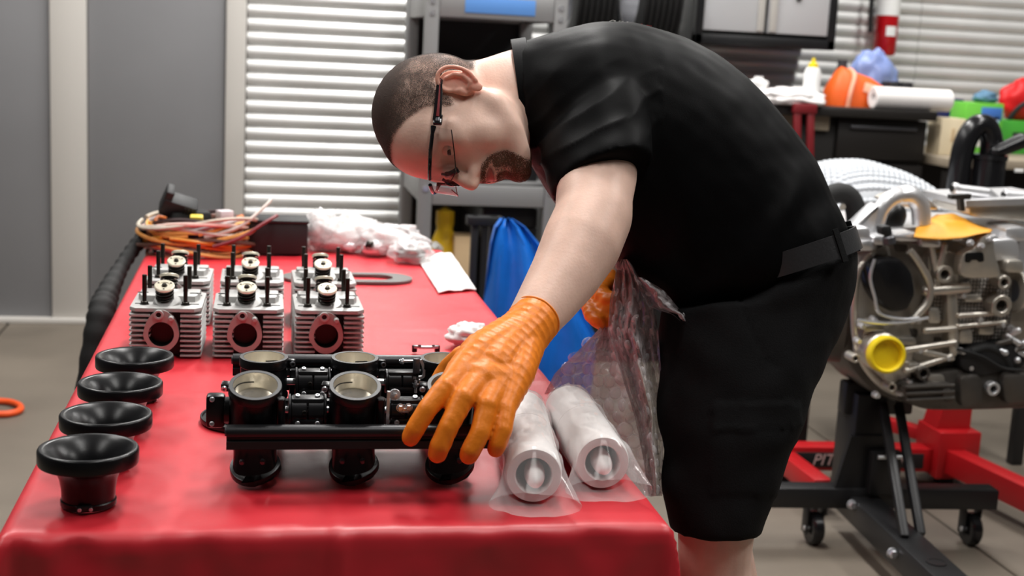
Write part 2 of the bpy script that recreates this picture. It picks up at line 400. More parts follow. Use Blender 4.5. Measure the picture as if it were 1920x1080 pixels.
# ------------------------------------------------------------------ finned cylinder heads
def make_head():
    t = thing('cylinder_head', None, None)
    w = .058; D = .150; q = MB()
    # core block, black so its colour carries the shade in the fin gaps
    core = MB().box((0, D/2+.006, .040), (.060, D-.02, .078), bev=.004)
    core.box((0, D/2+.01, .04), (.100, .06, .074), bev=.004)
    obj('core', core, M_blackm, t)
    nf = 9
    for k in range(nf):
        z = .0018+k*.0083; th = .0030 if k < 6 else .0040
        ww = w if k < 8 else w
        pts = [(-ww, .004), (-ww+.004, 0), (-.024, 0), (-.0235, .018), (.0235, .018), (.024, 0), (ww-.004, 0), (ww, .004), (ww, D-.004), (ww-.004, D), (-ww+.004, D), (-ww, D-.004)]
        obj('fin', MB().prism(pts, z, z+th, bev=.0008), M_alu, t)
    # deck: stepped cast top
    d = MB(); pts = [(-w, .012), (-w+.01, 0), (w-.012, 0), (w, .014), (w, D-.01), (w-.01, D), (-w+.01, D), (-w, D-.01)]
    d.prism(pts, .0765, .083, bev=.002)
    d.prism([(-.044, .055), (.044, .055), (.050, .075), (.050, .120), (-.050, .120), (-.050, .075)], .082, .094, bev=.004)
    for sy in (.040, .110): d.cyl((0, sy, .080), (0, sy+(-.004 if sy < .07 else .004), .090), .024, .022, 28, bev=.002)
    obj('deck', d, M_alu, t)
    for sx in (-1, 1):
        for y in (.035, .075, .112): obj('deck_slot', MB().box((sx*.043, y, .0833 if y != .075 else .0945), (.018, .0035, .0012), bev=.0005), M_hole, t)
    # intake port flange: teardrop plate
    def tear(ro, n=40):
        out = []
        for j in range(n):
            a = 2*pi*j/n; r = ro; x = r*cos(a); z = r*sin(a)
            if z > 0: x *= 1-.10*z/ro; z *= 1.42
            elif x < 0: pass
            if a > 1.15*pi and a < 1.75*pi: x *= .92; z *= 1.08
            out.append((x, z))
        return out
    M = Matrix(((1, 0, 0, -.006), (0, 0, -1, 0), (0, 1, 0, .040), (0, 0, 0, 1)))
    p = MB().holed(tear(.0285), circ(.0205, 40), -.012, .0045, M); obj('port_flange', p, M_alup, t)
    b = MB().lathe([(.0206, .0042), (.0200, -.004), (.0185, -.0152), (.0001, -.0154)], M, 36); obj('port_bore', b, M_hole, t, fix=False)
    b = MB().ring((-.010, -.003, .0730), (0, -1, 0), .0080, .0042, .006, 22)
    obj('port_stud', MB().cyl((.010, -.004, .0675), (.010, -.0135, .0675), .0046, .0040, 16, bev=.001), M_alu, t)
    bo = obj('boss', b, M_alu, t); obj('boss_hole', MB().cyl((-.010, -.004, .0730), (-.010, -.0065, .0730), .0043, n=16), M_hole, bo)
    # valve springs with retainers
    for sy, tl in ((.040, -.42), (.110, .42)):
        ax = Vector((0, sin(tl), cos(tl))); B = Vector((-.004, sy, .088)); Mx = axis_m(B, ax, (1, 0, 0))
        sp = MB(); n = 96; pts = []
        for j in range(n+1):
            a = 2*pi*4.0*j/n; pts.append(Mx @ Vector((.0130*cos(a), .0130*sin(a), .003+.023*j/n)))
        sp.tube(pts, .0021, 7); sp.cyl(B, B+ax*.027, .0088, n=18)
        s = obj('valve_spring', sp, M_dark, t)
        r = MB().lathe([(.0045, .0285), (.0050, .0300), (.0085, .0302), (.0090, .0312), (.0150, .0312), (.0165, .0300), (.0165, .0272), (.0155, .0262), (.0045, .0262), (.0045, .0285)], Mx, 36)
        ro = obj('retainer', r, M_cream, s)
        h = MB()
        for k in range(3):
            a = 2*pi*k/3+.5; h.cyl(Mx @ Vector((.0115*cos(a), .0115*sin(a), .031)), Mx @ Vector((.0115*cos(a), .0115*sin(a), .0315)), .0016, n=10)
        h.cyl(Mx @ Vector((0, 0, .026)), Mx @ Vector((0, 0, .0335)), .0038, n=14, bev=.0008)
        obj('valve_stem', h, M_dark, s)
    for sx in (-.036, .030):
        for sy in (.030, .118):
            k = MB().cyl((sx, sy, .08), (sx, sy, .133), .0035, n=12, bev=.0008); k.cyl((sx, sy, .105), (sx, sy, .133), .0039, n=12, bev=.0006)
            k.hexb((sx, sy, .0825), (0, 0, 1), .0062, .006)
            obj('stud', k, M_dark, t)
    return t
hd0 = make_head()
HL = [['front left finned cylinder head with round port, nearest the velocity stacks', 'front middle finned cylinder head with round port, between its two neighbours', 'front right finned cylinder head with round port, beside open red cloth'],
      ['rear left finned cylinder head, beneath the coil of coloured wires', 'rear middle finned cylinder head, in front of the black box', 'rear right finned cylinder head, in front of the clear parts bags']]
for r, yy in enumerate((2.205, 2.455)):
    for k, xx in enumerate((-.147, -.013, .121)):
        o = hd0 if r == k == 0 else copy_tree(hd0); o.location = (xx+(.0, .0)[r]+(.004 if r else 0), yy, TZ); o.rotation_euler = (0, 0, (-.02, .0, .015)[k])
        tag(o, HL[r][k], 'cylinder head', 'finned cylinder heads in two rows on the red sheet')
# ------------------------------------------------------------------ individual throttle body assembly
AY = 1.56
ta = thing('throttle_body_assembly', 'black six-barrel throttle body assembly with rails and linkage, held by the orange glove', 'engine part', (0, AY, TZ))
TILT = radians(20)
def barrel(x, y, zt, tilt, side, L=.056):
    ax = Vector((0, -sin(tilt), cos(tilt))); top = Vector((x, y, zt)); B = top-ax*L; M = axis_m(B, ax, (1, 0, 0))
    q = MB().lathe([(.0262, L-.006), (.0262, L), (.0275, L+.0004), (.0310, L), (.0316, L-.001), (.0316, L-.010), (.0302, L-.0115), (.0302, .006), (.0318, .004), (.0318, 0), (.0262, 0), (.0262, L-.006)], M, 56)
    b = obj('barrel', q, M_black, ta, ang=40)
    f = MB().lathe([(.0262, L+.0005), (.0310, L+.0005), (.0308, L+.0011), (.0264, L+.0011), (.0262, L+.0005)], M, 56); obj('ring_face', f, M_ringtop, b)
    f = MB().lathe([(.0261, L+.0008), (.0258, L-.003), (.0256, 0)], M, 56); obj('bore', f, M_champ, b, fix=False)
    Mt = M @ Matrix.Translation((0, 0, L-.025)) @ Matrix.Rotation(radians(9), 4, 'X')
    f = MB().lathe([(.0001, .0004), (.0254, .0004), (.0256, -.0004), (.0001, -.0006)], Mt, 48); f.cyl(Mt @ Vector((-.0255, 0, .0005)), Mt @ Vector((.0255, 0, .0005)), .0028, n=10)
    obj('throttle_plate', f, M_plate, b)
    s = MB(); pts = [M @ Vector((.0254*cos(a), .0254*sin(a), L-.011+.0015*sin(3*a))) for a in np.linspace(pi*(.52 if side < 0 else .25), pi*(.93 if side < 0 else .47), 12)]
    s.tube(pts, .00075, 5); obj('bore_groove', s, M_hole, b)
    # clamp ear with its screw
    e = MB(); ang = pi*.93 if side < 0 else -.12; dx = Vector((cos(ang), sin(ang), 0))
    c = Vector((dx.x*.0345, dx.y*.0345, L-.006)); e.box((0, 0, 0), (.012, .010, .0105), M @ Matrix.Translation(c) @ Matrix.Rotation(ang, 4, 'Z'), bev=.002)
    eo = obj('clamp_ear', e, M_black, b)
    e = MB().bolt(M @ (c+Vector((dx.x*.002, dx.y*.002-.004, 0))), M.to_3x3() @ Vector((.2*side, -1, 0)), .0036, .004); obj('clamp_screw', e, M_steel if side < 0 else M_gun, eo)
    return B, ax, M, b, L
def runner(x, B, ax, yfoot, flip=1):
    """manifold runner lofted from the barrel down to its D-shaped foot"""
    q = MB(); secs = []; n = 44; P0 = B; P1 = Vector((x+.002, yfoot+flip*.002, .0190))
    for i in range(9):
        t = i/8; c = P0.lerp(P1, t) + Vector((0, flip*.006*sin(pi*t), 0)); s = []
        rx = .0296*(1-t)+.0270*t - .0022*sin(pi*t); ry = .0296*(1-t)+.019*t
        for j in range(n):
            a = 2*pi*j/n; cc, ss = cos(a), sin(a); e = 2/(2+.6*t)
            s.append((c.x+rx*abs(cc)**e*(1 if cc > 0 else -1), c.y+ry*abs(ss)**e*(1 if ss > 0 else -1), c.z+t*t*.0135*ss*flip))
        secs.append(s)
    q.loft(secs); r = obj('runner', q, M_black, ta, ang=60)
    # oval foot flange, tilted so that its outer edge rests on the sheet
    f = MB(); poly = []
    for j in range(44):
        a = 2*pi*j/44; cc, ss = cos(a), sin(a); xx = .0305*abs(cc)**.85*(1 if cc > 0 else -1); yy = .0265*abs(ss)**.9*(1 if ss > 0 else -1)
        dn = max(0, -ss*flip); poly.append((xx*(1-.10*dn)-(.0085*dn if cc > 0 else 0), yy))
    f.prism(poly, -.0045, .0045, Matrix.Translation((x+.002, yfoot+flip*.002, .0190)) @ Matrix.Rotation(flip*radians(30), 4, 'X') @ Matrix.Rotation(radians(-5), 4, 'Y'), bev=.0016)
    fo = obj('foot_flange', f, M_black, r)
    for k in (-1, 1):
        s = MB().cyl((x-.002+k*.012, yfoot-.016, .034), (x-.002+k*.012, yfoot-.0225, .0325), .0030, n=12, bev=.001); obj('screw', s, M_gun, r)
    return r
XS = (0.0, .118, .236)
BX = []
for x in XS:
    B, ax, M, b, L = barrel(x, 0, .1225, TILT, -1); runner(x, B, ax, .004); BX.append((B, ax, M, b, L))
for x in XS:
    B, ax, M, b, L = barrel(x+.0105, .160, .1185, radians(2), 1, .052); runner(x+.0105, B, ax, .166, -1)
def rail(name, y, z, x0, x1):
    prof = []
    for a in np.linspace(-.3*pi, 1.3*pi, 20): prof.append((y+.0095*cos(a), z+.0055+.0082*sin(a)))
    prof += [(y-.0052, z-.0035), (y-.0088, z-.0045), (y-.0088, z-.0135), (y-.006, z-.0150), (y+.006, z-.0150), (y+.0088, z-.0135), (y+.0088, z-.0045), (y+.0052, z-.0035)]
    q = MB().loft([[(xx, a, b) for a, b in prof] for xx in (x0, x0+.001, x1-.001, x1)]); r = obj(name, q, M_rail, ta, ang=30)
    for xx in (x0, x1):
        s = 1 if xx == x1 else -1; obj('end_plug', MB().cyl((xx-s*.001, y, z+.0055), (xx+s*.002, y, z+.0055), .0055, n=16, bev=.0006), M_gun, r)
    return r
rail('front_rail', -.030, .0695, -.032, .290)
rail('rear_rail', .213, .0965, -.030, .300)
obj('rear_rail_ledge', MB().box((.13, .205, .072), (.31, .012, .018), bev=.003), M_black, ta)
# shafts and couplers between the barrels
def coupler(x0, x1, y, z, r, bolts=True, mk=True):
    m_ = (x0+x1)/2; c = MB()
    for a, b in ((x0, x0+.003), (x1-.003, x1)): c.cyl((a, y, z), (b, y, z), r*1.12, n=28, bev=.0005)
    c.cyl((x0+.003, y, z), (m_-.0006, y, z), r, n=28, bev=.001); c.cyl((m_+.0006, y, z), (x1-.003, y, z), r, n=28, bev=.001)
    c.box((m_, y-.002, z+r*.75), ((x1-x0)*.82, r*1.2, r*.5), bev=.002); c.box((m_, y-r*.55, z-r*.6), ((x1-x0)*.8, r*.9, r*.5), bev=.002)
    o = obj('shaft_coupler', c, M_rail, ta)
    if bolts:
        for xx in (m_-(x1-x0)*.26, m_+(x1-x0)*.26):
            obj('coupler_bolt', MB().bolt((xx, y-.003, z+r), (0, -.35, 1), .0031, .003), M_steel, o)
            obj('coupler_bolt', MB().bolt((xx, y-r*1.0, z-r*.62), (0, -1, .1), .0031, .0028), M_steel, o)
        obj('coupler_bolt', MB().bolt((m_-.004, y-r*.98, z+.002), (0, -1, .2), .0028, .0025), M_dark, o)
    return o
coupler(.0395, .0850, .018, .0870, .0180); coupler(.1590, .2030, .018, .0870, .0165)
coupler(.0510, .0970, .158, .0860, .0175, True); coupler(.1690, .2120, .158, .0880, .0145, False)
e = MB().box((-.046, .016, .088), (.022, .020, .040), bev=.004); e.cyl((-.036, .016, .088), (-.030, .016, .088), .016, n=24)
eb = obj('end_block', e, M_black, ta)
for z in (.074, .104): obj('end_block_screw', MB().bolt((-.050, .006, z), (0, -1, .1), .003, .003), M_steel, eb)
obj('shaft_bar', MB().cyl((-.03, .020, .087), (.27, .020, .087), .0045, n=12), M_steel, ta)
obj('shaft_bar', MB().cyl((-.02, .160, .086), (.28, .160, .086), .0045, n=12), M_steel, ta)
for x in (.064, .182):
    obj('web', MB().box((x, .038, .066), (.062, .012, .060), bev=.003), M_black, ta); obj('web', MB().box((x+.011, .182, .070), (.062, .012, .056), bev=.003), M_black, ta)
obj('linkage_tray', MB().box((.128, .094, .052), (.285, .110, .012), bev=.003), M_black, ta)
for x in (.06, .13, .215): obj('tray_block', MB().box((x, .094, .066), (.04, .05, .022), bev=.004), M_black, ta)
# vacuum boss with a silver pin on the right of each front barrel
for x in XS:
    v = MB().cyl((x+.030, -.016, .112), (x+.030, -.0085, .074), .0052, .0056, 16, bev=.001); vo = obj('vacuum_boss', v, M_black, ta)
    obj('pin', MB().cyl((x+.030, -.0085, .075), (x+.030, -.0072, .064), .0028, n=12), M_champ, vo)
# silver linkage levers
def plate(path, w, th=.0018):
    """bent strip of sheet metal along a path in the xz plane"""
    q = MB(); P = smooth_path(path, 5); secs = []
    for i, p in enumerate(P):
        tt = (P[min(i+1, len(P)-1)]-P[max(i-1, 0)]).normalized(); nn = Vector((tt.z, 0, -tt.x)).normalized()*th
        secs.append([p-nn+Vector((0, -w/2, 0)), p+nn+Vector((0, -w/2, 0)), p+nn+Vector((0, w/2, 0)), p-nn+Vector((0, w/2, 0))])
    return q.loft(secs)
l1 = obj('linkage_lever', plate([(.1585, .000, .116), (.1580, .000, .108), (.1580, .000, .090), (.1585, .000, .0725), (.162, .000, .0700), (.172, .000, .0695)], .006), M_steel, ta)
obj('lever_bolt', MB().hexb((.170, -.001, .069), (0, 0, -1), .0036, .006).cyl((.170, -.001, .072), (.170, -.001, .053), .0018), M_steel, l1)
obj('lever_eye', MB().ring((.166, .004, .111), (0, -1, .2), .0070, .0030, .003, 22).hexb((.166, .001, .111), (0, -1, .2), .0034, .003), M_steel, l1)
obj('lever_bolt', MB().hexb((.173, -.0015, .096), (0, -1, 0), .004, .004).hexb((.183, -.0015, .0965), (0, -1, 0), .004, .004).box((.178, .0, .092), (.012, .003, .006), bev=.001), M_steel, l1)
l2 = obj('linkage_lever', plate([(.214, .148, .120), (.2175, .148, .112), (.2195, .148, .104), (.2180, .148, .097), (.211, .148, .0955), (.205, .148, .0955)], .006), M_steel, ta)
obj('lever_block', MB().box((.2085, .146, .112), (.0085, .008, .020), bev=.001), M_gun, l2)
obj('lever_bolt', MB().hexb((.2085, .143, .090), (0, 0, -1), .0040, .007).cyl((.2085, .143, .093), (.2085, .143, .076), .0020), M_steel, l2)
obj('lever_bolt', MB().hexb((.191, .150, .117), (-1, -.3, 0), .0034, .004).cyl((.186, .151, .117), (.205, .151, .117), .0018), M_steel, l2)
obj('lever_eye', MB().ring((.240, .030, .112), (-.2, -.5, 1), .010, .004, .004, 22), M_gun, ta)
# large flat black disc lying under the assembly
d = MB().lathe([(.0001, .0006), (.045, .0006), (.046, .006), (.050, .0075), (.052, .0045), (.066, .0045), (.0672, .0070), (.0695, .0070), (.0700, .0060), (.0700, .0012), (.069, .0), (.0001, 0)], Matrix.Translation((-.005, 1.838, TZ)), 72)
solo('air_filter_base', d, M_black, 'flat black stepped disc lying on the red sheet, half under the throttle bodies', 'disc')
# small black and silver throttle arm standing behind
k = thing('linkage_bracket', 'small black and silver throttle arm lying alone on the red sheet behind the rear rail', 'bracket', tuple(pz(799, 662, TZ)))
obj('arm', MB().prism([(-.021, 0), (-.008, -.005), (.008, -.005), (.021, 0), (.0235, .006), (.018, .008), (.006, .003), (-.006, .003), (-.018, .008), (-.0235, .006)], .0085, .013, bev=.001), M_steel, k)
obj('pad', MB().box((-.020, .006, .0065), (.009, .008, .013), bev=.002), M_black, k)
obj('pad', MB().box((.020, .006, .0065), (.009, .008, .013), bev=.002), M_black, k)
for x in (-.012, .012): obj('arm_screw', MB().bolt((x, -.001, .013), (0, 0, 1), .003, .002), M_dark, k)
# ------------------------------------------------------------------ the man leaning over the table
M_skin = mat('skin', rgb(238, 200, 182), .44, var=.10, vscale=22, bump=.14, bscale=260, sss=.12, spec=.4)
M_ear = mat('ear_skin', rgb(236, 178, 158), .42, var=.08, vscale=30, bump=.1, bscale=260, sss=.2, spec=.4)
M_shirt = mat('black_polyester', (.0038, .0038, .0041, 1), .52, spec=.06, bump=.10, bscale=600)
M_short = mat('black_cotton', (.007, .0072, .0078, 1), .85, spec=.2, bump=.35, bscale=500, var=.2, vscale=12)
M_belt = mat('black_leather', (.030, .030, .032, 1), .38, bump=.25, bscale=220)
M_glove = mat('orange_nitrile', rgb(250, 138, 34), .40, spec=.45, bump=.18, bscale=260)
M_lens = film('safety_lens', rgb(120, 96, 90), .16, .04, .3, .9)
M_frame = mat('glossy_black_frame', (.008, .007, .008, 1), .15, coat=.5)
M_redt = mat('dark_red_inlay', rgb(120, 40, 44), .3)
M_eye = mat('eye_white', rgb(210, 196, 184), .15)
M_iris = mat('iris_brown', rgb(44, 28, 18), .12)
M_shoe = mat('black_shoe', (.02, .02, .02, 1), .5)
man = thing('person', 'man in black polo shirt, black shorts and orange gloves, leaning over the table', 'person', (.80, 2.02, 0))

# --- head frame: crown points left in the picture, face points down and a little to the camera
HS = 1.0
hu = (RT*(-.995) + UP*.07 + FW*(.05)).normalized()
_f = (RT*(-.07) - UP*.995); _f = (_f - hu*_f.dot(hu)).normalized(); _l = hu.cross(_f)
tr = radians(30); hf = _f*cos(tr) + _l*sin(tr); hl = hu.cross(hf)
HO = pd(862, 172, 1.90) - hl*.072 + hu*0.0
HM = Matrix((hf*.93, hl, hu)).transposed().to_4x4(); HM.translation = HO
HI = HM.inverted()
def hp(x, y, z): return HM @ Vector((x, y, z))
def rotl(ax, a): return Matrix.Rotation(a, 4, ax)
hd = []
ZA = [-.2, -.115, -.100, -.0825, -.0628, -.048, -.029, 0, .3]; ZB = [-.190, -.105, -.091, -.070, -.0505, -.0395, -.0265, 0, .3]   # face lengths
def mz(z): return float(np.interp(z, ZA, ZB))
def he(c, r, M=None):
    q = MB(); q.ell((0, 0, 0), r, HM @ Matrix.Translation((c[0], c[1], mz(c[2]))) @ (M or Matrix.Identity(4)), 28, 18); hd.append(q)
def hc(pts, rs):
    q = MB(); q.chain([hp(p[0], p[1], mz(p[2])) for p in pts], rs, 16); hd.append(q)
he((-.014, 0, .048), (.099, .0775, .086)); he((-.030, 0, .040), (.084, .076, .078)); he((.034, 0, .045), (.064, .066, .070))
he((.034, 0, -.024), (.062, .068, .078)); he((.020, 0, -.050), (.066, .068, .058)); he((.030, 0, -.075), (.050, .052, .038))
for s in (-1, 1):
    hc([(-.006, s*.056, -.030), (.008, s*.056, -.064), (.040, s*.044, -.088), (.072, s*.020, -.103)], [.018, .021, .019, .016])
    he((.060, s*.043, -.010), (.026, .022, .022)); he((.050, s*.044, -.046), (.032, .024, .036))
    hc([(.086, s*.010, .027), (.084, s*.030, .030), (.070, s*.050, .024)], [.0105, .0115, .0095])
    he((.1010, s*.0130, -.031), (.0115, .0085, .0085))
    hc([(.080, s*.050, .012), (.050, s*.062, .010)], [.006, .010])
hc([(.091, 0, .024), (.1020, 0, .004), (.1140, 0, -.021), (.1165, 0, -.029)], [.0085, .0085, .0105, .0115])
hc([(.105, 0, -.037), (.096, 0, -.048)], [.007, .009])
he((.086, 0, -.050), (.016, .030, .018)); he((.082, 0, -.074), (.016, .028, .018))
hc([(.0905, -.020, -.0605), (.0985, -.007, -.0560), (.0985, .007, -.0560), (.0905, .020, -.0605)], [.0042, .0060, .0062, .0042])
hc([(.0900, -.019, -.0650), (.0965, -.006, -.0690), (.0965, .006, -.0690), (.0900, .019, -.0650)], [.0044, .0070, .0070, .0044])
he((.080, 0, -.100), (.022, .026, .018)); he((.045, 0, -.092), (.042, .042, .020))
# ears
def ear(s):
    EM = HM @ Matrix.Translation((-.010, s*.0745, .000)) @ Matrix.Rotation(s*radians(-22), 4, 'Z') @ Matrix.Rotation(radians(-10), 4, 'Y'); q = MB()
    rimp = smooth_path([EM @ Vector(p) for p in ((.006, s*.002, .004), (.013, s*.004, .012), (.013, s*.006, .023), (.004, s*.009, .032), (-.009, s*.011, .033), (-.019, s*.012, .024), (-.0225, s*.012, .008), (-.019, s*.011, -.009), (-.010, s*.009, -.021))], 5)
    q.chain(rimp[::2], [.0034]*len(rimp[::2]), 10)
    q.ell((0, 0, 0), (.0180, .0030, .0290), EM @ Matrix.Translation((-.004, s*.0035, .003)), 28, 16)
    q.chain([EM @ Vector(p) for p in ((-.004, s*.007, .022), (-.012, s*.009, .012), (-.013, s*.009, -.002), (-.006, s*.008, -.014), (.002, s*.006, -.013))], [.0026, .0032, .0036, .0036, .0030], 10)
    q.ell((0, 0, 0), (.0080, .0036, .0095), EM @ Matrix.Translation((-.002, s*.0060, -.0235)), 18, 12)
    q.chain([EM @ Vector(p) for p in ((.010, s*.001, -.010), (.009, s*.004, -.003), (.011, s*.002, .005))], [.0046, .0050, .0040], 12)
    q.ell((0, 0, 0), (.010, .010, .026), EM @ Matrix.Translation((.004, s*-.006, .0)), 18, 12)
    return q
# --- neck, torso core, arms, legs
NK = [pd(880, 195, 1.995), pd(930, 195, 2.00), pd(1000, 192, 2.02), pd(1060, 220, 2.05)]
body = []
def tube_sec(specs, n=40, e=2.0, cap=True, tilts=None, fine=4):
    """specs: (top px, bottom px, depth, half width in m) -> closed loft with superelliptic sections"""
    if fine:   # Catmull-Rom between the given sections
        A = [list(q)+[tilts[i] if tilts else 0] for i, q in enumerate(specs)]; B = []
        for i in range(len(A)-1):
            p0, p1, p2, p3 = A[max(i-1, 0)], A[i], A[i+1], A[min(i+2, len(A)-1)]
            for j in range(fine):
                t = j/fine; B.append([.5*(2*b+(c-a)*t+(2*a-5*b+4*c-d_)*t*t+(3*b-a-3*c+d_)*t**3) for a, b, c, d_ in zip(p0, p1, p2, p3)])
        B.append(A[-1]); specs = [tuple(q[:6]) for q in B]; tilts = [q[6] for q in B]
    secs = []
    for k_, (tx, ty, bx, by, d, w) in enumerate(specs):
        tl = radians(tilts[k_]) if tilts else 0; wv = FW*cos(tl)-UP*sin(tl)
        T = pd(tx, ty, d); B = pd(bx, by, d); c = (T+B)/2; a = (T-B)/2; s = []
        for j in range(n):
            t = 2*pi*j/n; cc, ss = cos(t), sin(t); p = 2/e
            s.append(c + a*(abs(cc)**p*(1 if cc > 0 else -1)) + wv*(w*abs(ss)**p*(1 if ss > 0 else -1)))
        secs.append(s)
    return MB().loft(secs, cap=cap)
body.append(tube_sec([(868, 116, 905, 262, 2.0, .052), (900, 112, 945, 282, 2.0, .064), (950, 96, 985, 300, 2.01, .074), (1000, 84, 1010, 310, 2.03, .085), (1060, 75, 1050, 360, 2.06, .13)], e=2.0))
TOR = [(966, 84, 992, 306, 2.02, .084), (1000, 74, 1004, 322, 2.035, .105), (1060, 58, 1040, 380, 2.06, .165), (1130, 46, 1085, 425, 2.08, .205), (1220, 58, 1130, 470, 2.10, .210), (1320, 96, 1165, 510, 2.11, .200), (1410, 165, 1195, 548, 2.12, .195), (1490, 260, 1225, 575, 2.13, .195), (1545, 350, 1245, 590, 2.13, .195), (1576, 430, 1275, 590, 2.13, .186), (1582, 462, 1300, 600, 2.13, .165)]
def shrink(sp, k, kw):
    o = []
    for (a, b, c, d_, dd, w) in sp:
        mx, my = (a+c)/2, (b+d_)/2; o.append((mx+(a-mx)*k, my+(b-my)*k, mx+(c-mx)*k, my+(d_-my)*k, dd, w*kw))
    return o
body.append(tube_sec(shrink(TOR, .90, .90)))
def limb(specs):
    q = MB(); q.chain([pd(x, y, d) for x, y, d, r in specs], [r for *_, r in specs], 24); return q
body.append(limb([(1100, 195, 1.99, .066), (1118, 265, 1.93, .062), (1120, 330, 1.875, .056), (1114, 372, 1.845, .0535), (1113, 405, 1.825, .0535), (1090, 458, 1.795, .0540), (1062, 510, 1.765, .0475), (1030, 558, 1.735, .0405), (1003, 596, 1.708, .0345), (985, 622, 1.69, .0315), (972, 640, 1.678, .029)]))
body.append(MB().chain([pd(1150, 372, 1.845), pd(1161, 392, 1.838), pd(1152, 420, 1.83)], [.020, .0185, .016], 16))   # elbow point
body.append(limb([(1085, 215, 2.24, .072), (1140, 300, 2.32, .062), (1185, 385, 2.34, .052), (1180, 450, 2.28, .046), (1160, 510, 2.22, .034), (1148, 530, 2.20, .028)]))
body.append(limb([(1470, 560, 2.07, .085), (1400, 720, 2.03, .075), (1345, 960, 2.00, .060)]))
body.append(limb([(1470, 560, 2.20, .085), (1400, 720, 2.24, .075), (1350, 930, 2.26, .060)]))
KN = pd(1343, 975, 2.0); KF = pd(1345, 940, 2.26)
for K, off in ((KN, 0), (KF, .02)):
    A = Vector((K.x+.02+off, K.y+.01, .085)); mid = K.lerp(A, .40)+Vector((.018, 0, 0))
    q = MB(); q.chain([K+Vector((0, 0, .03)), K.lerp(A, .14), mid, K.lerp(A, .75)+Vector((.006, 0, 0)), A], [.060, .0545, .060, .043, .038], 20); body.append(q)
V, Fc, N = union(hd+body, .0030, 3, .5)
# sculpt the face: eye sockets, nasolabial crease, mouth line, nostrils
R3 = np.array(HI.to_3x3()); L = V @ R3.T + np.array(HI.translation)
def relax(V, F, w, it):
    """weighted smoothing: w per vertex"""
    E = np.array([(a, b) for f in F for a, b in zip(f, f[1:]+f[:1])]); n = len(V); c = np.bincount(E[:, 0], minlength=n)+np.bincount(E[:, 1], minlength=n)
    for _ in range(it):
        S = np.stack([np.bincount(E[:, 0], V[E[:, 1], k], n)+np.bincount(E[:, 1], V[E[:, 0], k], n) for k in range(3)], 1)/c[:, None]
        V = V+(S-V)*w[:, None]
    return V
def bell(c, r): return np.exp(-(((L-np.array(c))/np.array(r))**2).sum(1))
inh = 1/(1+np.exp(-( .20-np.linalg.norm(L, axis=1))/.015))
keepw = np.clip(bell((.105, 0, -.018), (.030, .022, .022))+.75*bell((.096, 0, -.050), (.02, .026, .014)), 0, 1)
wsm = .60*np.clip(inh, 0, 1)*(1-.93*keepw)+.10*(1-np.clip(inh, 0, 1)); V = relax(V, Fc, wsm, 26)
V = relax(V, Fc, np.full(len(V), .35), 2)
L = V @ R3.T + np.array(HI.translation)
def push(cx, cy, cz, r, depth, dirv, ry=None, rz=None):
    global L
    ry = ry or r; rz = rz or r; cz = mz(cz)
    w = np.exp(-(((L[:, 0]-cx)/(r*1.6))**2+((L[:, 1]-cy)/ry)**2+((L[:, 2]-cz)/rz)**2)); L = L + np.array(dirv)[None]*(w*depth)[:, None]
for s in (-1, 1):
    push(.084, s*.0300, .0115, .012, .0085, (-1, -s*.25, 0), .013, .0095)
    push(.094, s*.0180, .000, .008, .003, (-1, 0, 0), .007, .010)
    for t in np.linspace(0, 1, 6): push(.088-.010*t, s*(.020+.014*t), -.034-.022*t, .006, .0014, (-1, 0, 0), .0035, .004)
    push(.105, s*.0075, -.0390, .004, .0045, (0, 0, 1), .0032, .0035)
    push(.080, s*.023, -.0625, .006, .0025, (-1, 0, 0), .005, .003)
    push(.070, s*.052, -.040, .02, .002, (-.5, -s, 0))
for yy in np.linspace(-.018, .018, 9): push(.098, yy, -.0628+.0008*abs(yy)/.018, .006, .0017, (-1, 0, 0), .0035, .0018)
push(.093, 0, -.0825, .006, .0030, (-1, 0, 0), .016, .005)
push(.096, 0, -.0470, .006, .0012, (-1, 0, 0), .003, .006)
# neck folds behind the jaw and forearm tendons
Rm = np.array(HM.to_3x3()); V = L @ Rm.T + np.array(HM.translation)
bd = obj('body', asmb(V, Fc), M_skin, man, world=True, ang=180, fix=False)
for s in (-1, 1):
    _v, _f, _n = union([ear(s)], .0013, 6, .5); obj('ear', asmb(_v, _f), M_ear, man, world=True, ang=180, fix=False)
# eyes, lids, brows, lips as shells over the face
for s in (-1, 1):
    EC = Vector((.0735, s*.0300, .0100)); e = MB(); e.ell((0, 0, 0), (.0118,)*3, HM @ Matrix.Translation(EC), 24, 16); eo = wobj('eye', e, M_eye, man)
    gz = Vector((.93, .18, -.30)).normalized(); ir = MB(); Mi = HM @ axis_m(EC+gz*.0103, gz)
    ir.lathe([(.0001, .0020), (.003, .0018), (.0056, .0002), (.0056, -.001)], Mi, 24); wobj('iris', ir, M_iris, eo)
    ld = MB()
    def lid(u, v, s=s, up=1):
        a = (u-.5)*2.2; th = (.08+.95*v) if up > 0 else (-.36-.55*v)
        r = .0128; return HM @ (EC+Vector((r*cos(a)*cos(th), r*sin(a), r*cos(a)*sin(th)*1.0)))
    ld.grid(lambda u, v: lid(u, v, s, 1), 15, 6); ld.grid(lambda u, v: lid(u, v, s, -1), 15, 6); wobj('eyelid', ld, M_skin, man, fix=False)
Lz = L.copy(); Lz[:, 2] = np.interp(L[:, 2], ZB, ZA)
